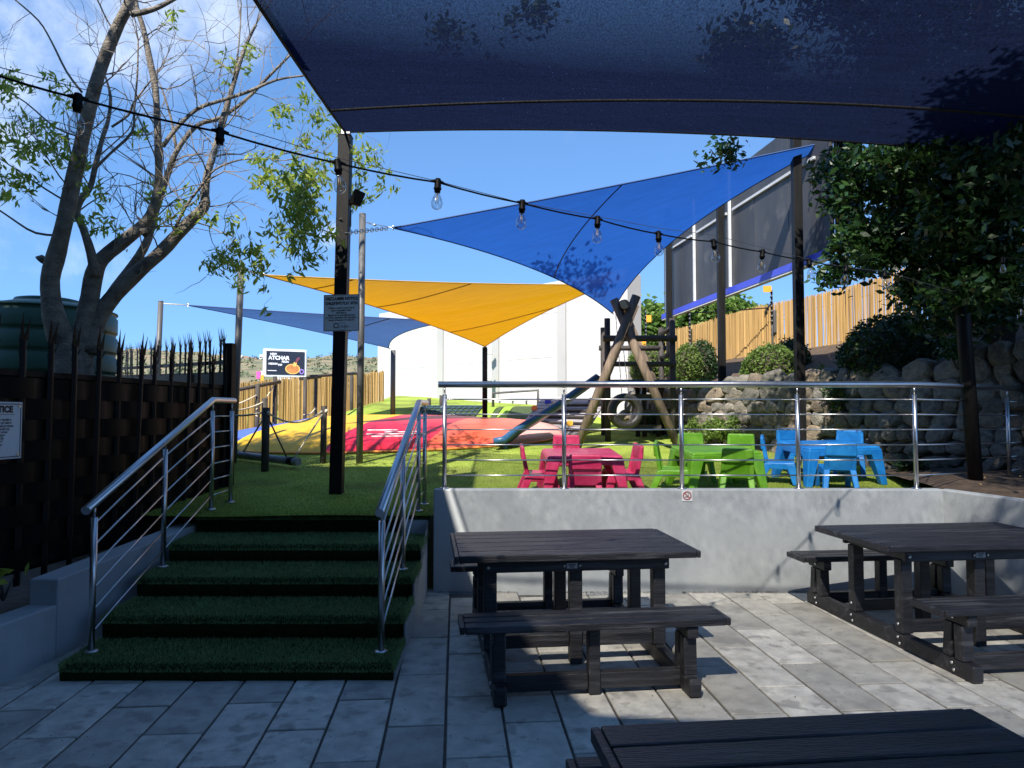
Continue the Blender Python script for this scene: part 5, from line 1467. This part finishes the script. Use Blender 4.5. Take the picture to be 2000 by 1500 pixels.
hp = [(470, 694), (484, 697), (500, 699), (512, 694), (606, 711), (618, 714), (628, 712), (640, 717), (690, 718), (700, 721), (722, 722), (735, 724), (600, 716), (655, 715), (280, 690), (330, 694), (380, 692), (410, 695), (300, 696), (440, 697)]
for k, (x, y) in enumerate(hp):
    p = at(x, y + 4, 600 - (k % 4) * 18); w_, h_, dd = rr.uniform(2.5, 4.5), rr.uniform(1.3, 2.2), 3
    t = thing('house', 'distant pale house on the hill ridge', 'house', (p.x, p.y, p.z - 1.5), rr.uniform(-.5, .5), 'houses far off on the hill')
    MB().box(-w_ / 2, w_ / 2, -dd / 2, dd / 2, -3, h_).build('wall', M['house'], t)
    rw = w_ / 2 + .3
    MB().add([(-rw, -dd / 2 - .3, h_), (rw, -dd / 2 - .3, h_), (rw, dd / 2 + .3, h_), (-rw, dd / 2 + .3, h_), (-rw, 0, h_ + 1.4), (rw, 0, h_ + 1.4)], [(0, 1, 5, 4), (2, 3, 4, 5), (0, 4, 3), (1, 2, 5), (3, 2, 1, 0)]).build('roof', M['house_roof'] if k % 3 else M['house'], t)
    MB().box(-w_ * .3, -w_ * .1, -dd / 2 - .06, -dd / 2 - .01, h_ * .3, h_ * .7).build('window', M['panel_glass'], t)
    MB().box(w_ * .1, w_ * .3, -dd / 2 - .06, -dd / 2 - .01, h_ * .3, h_ * .7).build('window', M['panel_glass'], t)

hs_v = []
for k in range(420):
    Yh = 130 + 480 * random.random() ** .7; Xh = random.uniform(-.55, -.1) * Yh
    s_ = (Yh - 110) / 520
    zc = -1 + (53 - .03 * (Xh + 200) + 5 * noise.noise(Vector((Xh * .012, 3.1, 0))) + 3 * noise.noise(Vector((Xh * .05, Yh * .02, 1)))) * s_ ** .9 * (1 + .06 * noise.noise(Vector((Xh * .03, Yh * .02, 4))))
    for q in range(14): hs_v.append((Xh + random.gauss(0, 1.1), Yh + random.gauss(0, 1.1), zc + abs(random.gauss(.6, .7))))
hsh = leaves('hillside_bushes', np.array(hs_v), mat('hill_bush', (.06, .085, .04), (.15, .17, .09), 1, .8, island=.6), None, 1.15, .8, 0)
hsh['kind'] = 'stuff'; hsh['label'] = 'scattered dark bushes over the far hillside'; hsh['category'] = 'bushes'

# ================================================================== water tank
tk = thing('water_tank', 'ribbed dark green plastic water tank behind the spiked fence', 'water tank', (at(92, 660, 8.7).x, 8.7, .3))
rt_k = .76; zT = at(92, 606, 8.7).z - .3
prof = [(.01, 0), (rt_k, 0), (rt_k, .1)]
z = .12
while z < zT - .12:
    prof += [(rt_k, z), (rt_k, z + .17), (rt_k - .018, z + .185), (rt_k - .018, z + .225), (rt_k, z + .24)]; z += .25
prof += [(rt_k, zT - .03), (rt_k - .03, zT), (rt_k - .25, zT + .05), (.36, zT + .09)]
MB().lathe(prof, 40).build('body', M['tank'], tk)
MB().lathe([(.35, zT + .06), (.355, zT + .11), (.345, zT + .125), (.30, zT + .135), (.001, zT + .145)], 30).build('lid', M['tank'], tk)
MB().lathe([(.02, -.02), (.05, -.02), (.05, .05), (.001, .055)], 12, (rt_k - .08, -.05, zT)).build('vent', M['tank'], tk)

# ================================================================== bare-limbed tree on the left
tr = thing('tree', 'pale many stemmed tree with sparse new leaves behind the spiked fence', 'tree', (at(140, 725, 7.3).x, 7.3, .3))
base = tr.location.copy(); TY = 7.3
class Limbs:
    def __init__(s): s.tips = []
limb_specs = [
  # (points (x, y, depth offset), widths in px)
  ([(138, 800, 0), (136, 725, 0), (128, 680, 0), (112, 640, -.05), (102, 600, -.08), (98, 545, -.1), (112, 490, -.12), (128, 425, -.15), (139, 372, -.15), (163, 262, -.2), (185, 172, -.25), (206, 108, -.3), (233, 45, -.35), (252, 5, -.4), (258, -60, -.4), (250, -130, -.4)], [70, 66, 60, 50, 44, 40, 38, 34, 33, 29, 27, 26, 24, 22, 16, 10]),
  ([(150, 800, .1), (152, 725, .1), (158, 680, .1), (168, 630, .1), (176, 580, .1), (184, 535, .1), (200, 505, .1), (245, 468, .15), (287, 432, .2), (304, 392, .2), (310, 350, .2), (309, 290, .2), (307, 230, .2), (303, 170, .2), (291, 110, .2), (280, 55, .2), (266, 10, .2), (262, -50, .2)], [70, 66, 58, 46, 42, 38, 32, 30, 26, 20, 18, 16, 15, 15, 14, 12, 11, 8]),
  ([(170, 690, .1), (190, 625, .15), (225, 575, .2), (268, 532, .25), (312, 495, .3), (358, 446, .35), (398, 405, .4), (400, 380, .4), (405, 340, .4), (420, 290, .4), (432, 240, .4), (450, 185, .45), (466, 130, .5), (482, 85, .5), (500, 48, .5)], [44, 38, 36, 34, 31, 28, 25, 20, 18, 15, 13, 12, 10, 8, 6]),
  ([(196, 610, .3), (226, 562, .4), (262, 515, .5), (288, 470, .6), (302, 420, .7), (318, 370, .75), (331, 330, .8), (348, 290, .8), (385, 245, .85), (430, 230, .9), (480, 195, .95), (522, 152, 1.0), (562, 112, 1.0), (600, 70, 1.0)], [26, 24, 22, 19, 17, 16, 15, 13, 11, 10, 9, 8, 6, 4]),
  ([(186, 540, .05), (178, 495, 0), (162, 445, 0), (150, 415, 0), (158, 390, .05), (176, 366, .1), (186, 325, .1), (200, 270, .15), (211, 236, .2), (216, 190, .2), (206, 150, .2)], [24, 20, 17, 15, 14, 13, 12, 10, 9, 7, 4]),
  ([(318, 286, .2), (345, 250, .25), (385, 213, .3), (430, 197, .3), (482, 180, .35), (540, 156, .4), (592, 148, .4)], [10, 10, 9, 8, 8, 6, 4]),
  ([(335, 462, .3), (362, 405, .3), (394, 362, .3), (420, 331, .3), (470, 312, .3), (528, 310, .3)], [7, 7, 6, 5, 4, 2]),
  ([(256, 28, -.4), (300, 18, -.4), (350, -8, -.4), (400, -40, -.4)], [14, 11, 9, 6]),
  ([(405, 340, .4), (440, 235, .5), (452, 180, .5), (465, 100, .5), (470, 40, .5)], [8, 7, 6, 4, 3]),
  ([(185, 330, .1), (215, 300, .1), (258, 258, .1), (262, 215, .1), (268, 150, .1), (270, 80, .1)], [7, 6, 6, 5, 4, 3]),
  ([(160, 180, -.2), (130, 140, -.2), (100, 80, -.2), (75, 40, -.2), (30, 0, -.2)], [6, 5, 4, 4, 3]),
  ([(130, 460, -.1), (70, 455, -.1), (20, 425, -.1), (-30, 390, -.1)], [6, 5, 4, 3]),
  ([(140, 400, -.1), (90, 370, -.1), (30, 330, -.1), (-30, 290, -.1)], [5, 4, 3, 2]),
  ([(165, 270, -.2), (110, 250, -.2), (50, 200, -.2), (0, 170, -.2)], [4, 4, 3, 2]),
  ([(344, 290, .8), (336, 240, .8), (322, 190, .8), (312, 165, .8)], [8, 7, 5, 3]),
  ([(218, 248, .15), (250, 225, .2), (262, 200, .2), (300, 150, .2)], [6, 6, 5, 3]),
]
twigs = MB(); trunk_mb = MB(); tips = []
px2m = TY / FPX
def grow(p, d, length, r, depth):
    n = 4; pts = [p]; dd = d.copy()
    for k in range(n):
        dd = (dd + Vector((random.gauss(0, .22), random.gauss(0, .22), random.gauss(.02, .2)))).normalized(); pts.append(pts[-1] + dd * length / n)
    twigs.tube(pts, [r, r * .85, r * .7, r * .5, r * .3], 4 if r < .004 else 5, False)
    tips.append(pts[-1])
    if depth > 0:
        for q in range(random.choice((2, 2, 3))):
            k = random.choice((1, 2, 3, 4)); d2 = (dd + Vector((random.gauss(0, .7), random.gauss(0, .7), random.gauss(0.1, .6)))).normalized()
            grow(pts[k], d2, length * random.uniform(.55, .85), r * .62, depth - 1)
for si, (pp, ww) in enumerate(limb_specs):
    pts = [at(x, y, TY + dy) for x, y, dy in pp]
    # refine so that the limb bends softly, with small knots
    fine, fr_ = [], []
    for k in range(len(pts) - 1):
        for q in range(3):
            t = q / 3; p0 = pts[max(0, k - 1)]; p1 = pts[k]; p2 = pts[k + 1]; p3 = pts[min(len(pts) - 1, k + 2)]
            c = .5 * ((2 * p1) + (p2 - p0) * t + (2 * p0 - 5 * p1 + 4 * p2 - p3) * t * t + (3 * p1 - p0 - 3 * p2 + p3) * t ** 3)
            fine.append(c); fr_.append((ww[k] * (1 - t) + ww[k + 1] * t) * .43 * px2m * (1 + .10 * noise.noise(c * 5)))
    fine.append(pts[-1]); fr_.append(ww[-1] * .5 * px2m)
    loc = [p - base for p in fine]
    if si < 2: trunk_mb.tube(loc, fr_, 16)
    else: MB().tube(loc, fr_, 12 if ww[0] > 12 else 8).build('limb', M['bark'], tr)
    for k in range(6, len(fine) - 1):
        if fr_[k] < .085 and random.random() < .34:
            d = (fine[k + 1] - fine[k]).normalized(); side = d.cross(unit(1)[0].tolist() and Vector(unit(1)[0])).normalized()
            grow(fine[k] - base, (d * .5 + side + Vector((0, 0, .25))).normalized(), random.uniform(.35, .8), min(.009, fr_[k] * .35), 2)
    for q in range(3): grow(fine[-1] - base, (fine[-1] - fine[-2]).normalized(), random.uniform(.4, .8), .006, 2)
trunk_mb.build('trunk', M['bark'], tr)
for (x, y, dy, ux_, uz_) in ((404, 400, .4, .05, .03), (290, 452, .15, .06, .05), (90, 505, -.1, -.05, .04), (140, 372, -.15, -.05, 0)):   # pruned stubs
    p = at(x, y, TY + dy) - base; MB().tube([p - Vector((.06, 0, .02)), p + Vector((ux_, 0, uz_)) * .4], [.055, .032], 10).build('stub', M['bark'], tr)
twigs.build('twigs', M['twig'], tr, kind='stuff')
# drooping leaf sprays where the photograph shows them: (x, y, spread px, depth, sprays)
sprays = [(40, 145, 45, 7.1, 12), (110, 170, 30, 7.1, 7), (30, 240, 50, 7.0, 26), (100, 275, 45, 7.0, 22), (140, 300, 30, 7.1, 8), (20, 350, 30, 7.0, 12), (10, 165, 25, 7.0, 6),
          (575, 395, 45, 6.9, 40), (600, 350, 40, 6.9, 34), (560, 340, 40, 7.4, 22), (520, 330, 35, 7.6, 16), (610, 440, 35, 6.9, 22), (590, 480, 30, 6.9, 12), (640, 250, 50, 8.2, 18), (700, 290, 45, 8.3, 20), (730, 350, 40, 8.3, 14), (690, 380, 30, 8.3, 9),
          (560, 220, 40, 8.0, 9), (600, 200, 40, 8.1, 8), (480, 480, 45, 7.3, 16), (450, 500, 35, 7.3, 14), (520, 505, 45, 7.3, 14), (410, 500, 20, 7.3, 6), (440, 425, 20, 7.3, 5), (300, 370, 30, 7.5, 8), (280, 250, 20, 7.5, 4), (375, 385, 22, 7.5, 5),
          (430, 95, 12, 7.8, 2), (350, 30, 22, 7.2, 3), (500, 95, 22, 7.8, 4), (470, 130, 30, 7.9, 5), (190, 385, 35, 7.3, 9), (60, 330, 50, 7.1, 9), (230, 455, 20, 7.3, 3), (195, 430, 25, 7.2, 6), (470, 545, 18, 9.0, 5), (550, 450, 40, 7.4, 12), (320, 420, 25, 7.6, 4), (620, 300, 40, 8.0, 14)]
lp = []
tw2 = MB()
for (x, y, s_, Y, cnt) in sprays:
    for _ in range(cnt):
        c = at(x + random.gauss(0, s_ * .55), y + random.gauss(0, s_ * .55), Y + random.gauss(0, .25)) - base
        tip = c + Vector((random.gauss(0, .05), random.gauss(0, .05), -.10))
        tw2.tube([c + Vector((random.gauss(0, .06), 0, .08)), c, tip], .0018, 3, False)
        for k in range(9):
            lp.append(c.lerp(tip, random.random()) + Vector((random.gauss(0, .032), random.gauss(0, .032), random.gauss(-.01, .025))))
tw2.build('leaf_stalks', M['twig'], tr, kind='stuff')
leaves('leaves', np.array([p[:] for p in lp]), M['leaf_bright'], tr, .092, .30, .75)

# ================================================================== evergreen tree on the right
er = thing('tree', 'dark dense evergreen tree hanging over the right garden bed', 'tree', (6.1, 8.9, 2.3))
eb = er.location.copy()
MB().tube([Vector((6.1, 8.9, 2.2)) - eb, Vector((6.0, 8.6, 3.4)) - eb, Vector((5.7, 8.2, 4.6)) - eb, Vector((5.3, 7.8, 6.0)) - eb, Vector((5.0, 7.5, 7.5)) - eb], [.17, .15, .13, .10, .05], 10).build('trunk', M['bark_dark'], er)
for (a, b, c_, r) in (((6.0, 8.6, 3.4), (5.2, 8.2, 3.9), (4.4, 8.0, 4.1), .06), ((6.0, 8.5, 3.8), (6.5, 8.0, 4.6), (7.2, 7.5, 5.2), .07), ((5.7, 8.2, 4.6), (4.5, 7.8, 5.6), (3.2, 7.2, 6.3), .07), ((5.5, 8, 5.2), (5.6, 6.8, 6.2), (5.2, 5.5, 6.8), .06), ((6.0, 8.6, 3.2), (5.6, 7.9, 3.3), (5.2, 7.6, 3.0), .04), ((6.2, 8.6, 3.4), (6.6, 8.0, 3.4), (7.0, 7.6, 3.2), .05)):
    MB().tube([Vector(a) - eb, Vector(b) - eb, Vector(c_) - eb], [r, r * .7, r * .3], 8).build('limb', M['bark_dark'], er)
cl = []   # (x, y, px radius x, px radius y, depth, n)
for (x, y, rx, ry, Y, n_) in ((1680, 350, 60, 45, 8.4, 900), (1640, 390, 40, 30, 8.3, 350), (1760, 370, 80, 60, 8.3, 1700), (1700, 480, 80, 50, 8.0, 1900), (1660, 530, 45, 30, 8.0, 600), (1780, 450, 90, 70, 8.2, 2500), (1880, 390, 90, 80, 8.2, 2300), (1970, 430, 80, 110, 8.0, 2200), (1850, 520, 90, 60, 8.0, 2400), (1950, 545, 80, 55, 8.0, 1500), (1910, 625, 70, 30, 7.9, 700), (1840, 630, 40, 25, 7.7, 400), (1970, 330, 60, 60, 8.3, 900), (2080, 480, 90, 160, 8.2, 2200), (1740, 330, 60, 30, 8.4, 700), (1850, 590, 60, 40, 7.7, 900), (1900, 350, 90, 60, 6.7, 2600), (1880, 440, 70, 60, 6.8, 2400), (1930, 520, 60, 60, 6.8, 1800), (1870, 560, 50, 40, 6.9, 1200), (1780, 310, 90, 25, 7.4, 1500), (1980, 300, 60, 50, 6.8, 1500), (1690, 305, 50, 18, 7.8, 500), (1420, 296, 40, 12, 8.2, 170), (1392, 300, 14, 9, 8.2, 60), (1800, 560, 60, 35, 8.0, 900), (1610, 320, 30, 25, 8.6, 160), (1900, 470, 120, 70, 9.0, 1800), (1780, 420, 110, 80, 9.1, 1600)):
    c = at(x, y, Y); k = Y / FPX
    # clumpy: scatter sub-clumps then leaves around each
    nsub = max(3, n_ // 45)
    sc = blob_points(nsub, c[:], (rx * k, .55, ry * k), .15)
    pk = sc[rng.integers(0, nsub, n_)] + rng.normal(0, .075, (n_, 3)); cl.append(pk)
for (c, r, n_) in (((3.75, 7.3, 6.5), (.95, .9, .7), 7000), ((5.2, 6.2, 7.2), (2.0, 2.0, 1.1), 10000), ((5.0, 8.4, 6.2), (1.3, 1.0, 1.0), 8000), ((4.4, 5.4, 7.2), (1.1, 1.2, .8), 7000), ((4.9, 1.3, 7.0), (1.0, 1.0, .7), 6000), ((4.2, 2.7, 7.0), (1.0, 1.0, .7), 7000), ((3.65, 4.0, 7.0), (.9, 1.0, .7), 7000), ((6.9, 7.4, 6.6), (1.7, 1.8, 1.3), 8000), ((6.3, 4.4, 7.0), (2, 1.8, 1.0), 8000), ((7.6, 6.0, 5.8), (1.3, 2.0, 1.3), 6000), ((4.6, 2.9, 7.2), (1.5, 1.2, .8), 5000), ((2.5, 7.6, 5.6), (.5, .4, .3), 1500), ((3.4, 1.4, 7.0), (.9, .9, .6), 5000), ((2.25, .15, 7.1), (.6, .6, .45), 2500), ((-.75, 9, 6.6), (.4, .3, .25), 260), ((.0, 9.2, 6.1), (.5, .25, .3), 320), ((.4, 9.1, 6.9), (.6, .3, .25), 340)):  # upper crown; clumps above the frame are added to shade the right garden
    nsub = n_ // 50; sc = blob_points(nsub, c, r, .1); cl.append(sc[rng.integers(0, nsub, n_)] + rng.normal(0, .11, (n_, 3)))
leaves('crown', np.concatenate(cl) - np.array(eb[:]), M['leaf_dark'], er, .09, .46, .25, .55)

# ---- leafy tree added out of view on the left; it keeps the pale tree's stems in shade
ot = thing('tree', 'unseen leafy tree left behind the viewer, added to shade the pale tree', 'tree', (-7.4, 5.6, .25))
ob = ot.location.copy()
MB().tube([Vector((0, 0, -.2)), Vector((.1, -.4, 4)), Vector((.7, -1.8, 8))], [.2, .16, .08], 10).build('trunk', M['bark_dark'], ot)
oc = []
for (c, r, n_) in (((-6.6, 3.4, 9.0), (1.25, 1.3, 1.0), 9000), ((-7.6, 3.0, 8.6), (1.3, 1.4, 1.1), 8000), ((-6.3, 4.2, 8.0), (.8, .8, .7), 4500)):
    nsub = n_ // 50; sc = blob_points(nsub, c, r, .1); oc.append(sc[rng.integers(0, nsub, n_)] + rng.normal(0, .11, (n_, 3)))
leaves('crown', np.concatenate(oc) - np.array(ob[:]), M['leaf_tree'], ot, .11, .48, .25)

# ================================================================== topiary, shrubs and creepers
def shrub(name, label, c, r, n, m, size, floor_=None, cat='shrub', group=None):
    t = thing(name, label, cat, (c[0], c[1], c[2] - r[2] * .7), group=group)
    b = t.location.copy()
    p = blob_points(n, (0, 0, r[2] * .7), r, .86)
    cz_ = np.array([0, 0, r[2] * .7])
    lump = np.array([1 + .13 * noise.noise(Vector(((x - 0) * 2.6 + c[0] * 3, y * 2.6, z * 2.6))) for x, y, z in p])[:, None]
    p = cz_ + (p - cz_) * lump + rng.normal(0, .026, p.shape)
    p = p[p[:, 2] > -.05]
    leaves('foliage', p, m, t, size, .55, .05)
    core = MB(); bm = bmesh.new(); bmesh.ops.create_icosphere(bm, subdivisions=3, radius=1)
    me = bpy.data.meshes.new('branch_core')
    for v in bm.verts: v.co = Vector((v.co.x * r[0] * .88, v.co.y * r[1] * .88, v.co.z * r[2] * .88 + r[2] * .7)) * (1 + .06 * noise.noise(v.co * 4))
    bm.to_mesh(me); bm.free()
    link('branch_core', me, M['bark_dark'], t)
    MB().tube([(0, 0, -.3), (0, 0, r[2] * .5)], .04, 8).build('stem', M['bark_dark'], t)
    return t
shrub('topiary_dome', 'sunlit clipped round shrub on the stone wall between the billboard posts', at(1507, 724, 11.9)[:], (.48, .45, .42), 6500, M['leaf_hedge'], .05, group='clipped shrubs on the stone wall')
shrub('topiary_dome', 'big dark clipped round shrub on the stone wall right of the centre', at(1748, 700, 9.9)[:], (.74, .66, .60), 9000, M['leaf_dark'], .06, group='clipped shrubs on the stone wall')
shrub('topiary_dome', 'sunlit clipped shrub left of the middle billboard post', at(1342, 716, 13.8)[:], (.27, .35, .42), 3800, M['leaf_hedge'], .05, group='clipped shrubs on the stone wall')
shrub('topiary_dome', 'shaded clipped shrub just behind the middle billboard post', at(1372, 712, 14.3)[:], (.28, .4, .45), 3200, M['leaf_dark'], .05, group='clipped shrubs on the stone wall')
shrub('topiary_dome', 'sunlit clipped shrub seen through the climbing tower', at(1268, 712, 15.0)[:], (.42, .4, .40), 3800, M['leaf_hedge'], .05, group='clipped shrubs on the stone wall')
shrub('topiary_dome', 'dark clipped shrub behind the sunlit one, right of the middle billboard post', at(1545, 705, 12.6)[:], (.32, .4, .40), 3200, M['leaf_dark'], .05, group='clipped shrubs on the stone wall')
def bush(name, label, px_, Y, rx, ry, n, m, size, cat='plant', zoff=0):
    c = at(px_[0], px_[1], Y); k = Y / FPX
    t = thing(name, label, cat, (c.x, c.y, c.z - ry * k))
    nsub = max(4, n // 40); sc = blob_points(nsub, (0, 0, ry * k), (rx * k, max(.18, rx * k * .6), ry * k), .2)
    p = sc[rng.integers(0, nsub, n)] + rng.normal(0, .045, (n, 3))
    leaves('foliage', p, m, t, size, .5, .1)
    st_ = MB()
    for q in range(6):
        a = random.uniform(0, 6.3); st_.tube([(0, 0, -.1), (math.cos(a) * rx * k * .4, math.sin(a) * .1, ry * k)], [.01, .004], 4)
    st_.build('stems', M['bark_dark'], t)
    return t
bush('creeper', 'sunlit creeper spilling over the stone wall left of the middle post', (1382, 775), 12.75, 26, 40, 1500, M['leaf_hedge'], .055, 'creeper')
bush('bush', 'bright leafy bush at the foot of the stone wall behind the green chairs', (1385, 838), 12.0, 55, 20, 1700, M['leaf_hedge'], .055, 'bush')
bush('bush', 'bluish dark low bush under the climbing tower', (1272, 825), 13.5, 42, 16, 1600, M['leaf_dark'], .05, 'bush')
bush('creeper', 'thin sunlit creeper beside the right billboard post', (1597, 735), 10.6, 14, 34, 320, M['leaf_hedge'], .05, 'creeper')
bush('bush', 'small sunlit plant between the billboard posts at the wall foot', (1432, 835), 11.6, 14, 26, 380, M['leaf_hedge'], .055, 'bush')
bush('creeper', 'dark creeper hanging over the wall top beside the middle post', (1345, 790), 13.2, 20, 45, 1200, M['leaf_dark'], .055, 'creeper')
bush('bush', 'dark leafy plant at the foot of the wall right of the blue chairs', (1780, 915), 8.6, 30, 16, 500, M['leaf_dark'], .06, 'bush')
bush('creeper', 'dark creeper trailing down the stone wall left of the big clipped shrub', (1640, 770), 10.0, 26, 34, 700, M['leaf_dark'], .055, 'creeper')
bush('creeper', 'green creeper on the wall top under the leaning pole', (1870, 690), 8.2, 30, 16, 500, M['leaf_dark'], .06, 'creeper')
bush('plant', 'pale leaf tips poking out under the fence at the left edge', (8, 1130), 4.75, 14, 12, 8, M['leaf_bright'], .09, 'plant')

def far_tree(label, x, y, Y, rx, ry, n, m):
    c = at(x, y, Y); k = Y / FPX
    t = thing('tree', label, 'tree', (c.x, c.y, 2.0), group='trees beyond the right fence'); b = t.location.copy()
    MB().tube([(0, 0, -.5), (0, 0, c.z - 2)], [.2, .08], 8).build('trunk', M['bark_dark'], t)
    nsub = n // 50; sc = blob_points(nsub, c[:], (rx * k, rx * k * .8, ry * k), .35)
    p = sc[rng.integers(0, nsub, n)] + rng.normal(0, .22, (n, 3))
    leaves('crown', p - np.array(b[:]), m, t, .26, .5, .1)
far_tree('sunlit light green tree beyond the reed fence, below the billboard', 1390, 622, 26, 90, 36, 6000, M['leaf_tree'])
far_tree('sunlit tree beyond the fence, right of the white building', 1285, 640, 27, 40, 40, 3500, M['leaf_tree'])
far_tree('tree tops beyond the fence right of the warning plate', 1470, 640, 25, 40, 26, 2500, M['leaf_tree'])

# fallen leaves on turf, steps and soil
lf = []
for (x, y) in ((330, 1262), (598, 994), (1640, 915), (930, 905), (740, 1010)):
    p = on(x, y, z1) if y > 1200 else ont(x, y); lf.append((p, .03))
for k in range(26):
    lf.append((Vector((random.uniform(4.2, 6.2), random.uniform(5.6, 7.6), WT + .05)), .045))
me = MB().add([(-.5, 0, 0), (0, -.22, .06), (.5, 0, .02), (0, .22, .06)], [(0, 1, 2), (0, 2, 3)]).mesh('fallen_leaf')
me.materials.append(mat('fallen_leaf', (.22, .12, .05), (.45, .30, .12), 3, .8, island=.5))
for k, (p, s) in enumerate(lf):
    o = link('fallen_leaf', me, None); o.location = p + Vector((0, 0, .015)); o.scale = (s, s, s); o.rotation_euler = (random.gauss(0, .3), random.gauss(0, .3), random.uniform(0, 6.3))
    tag(o, 'small dry brown leaf lying on the ground', 'leaf', 'fallen leaves')

scene.cycles.max_bounces = 8
scene.cycles.transparent_max_bounces = 16
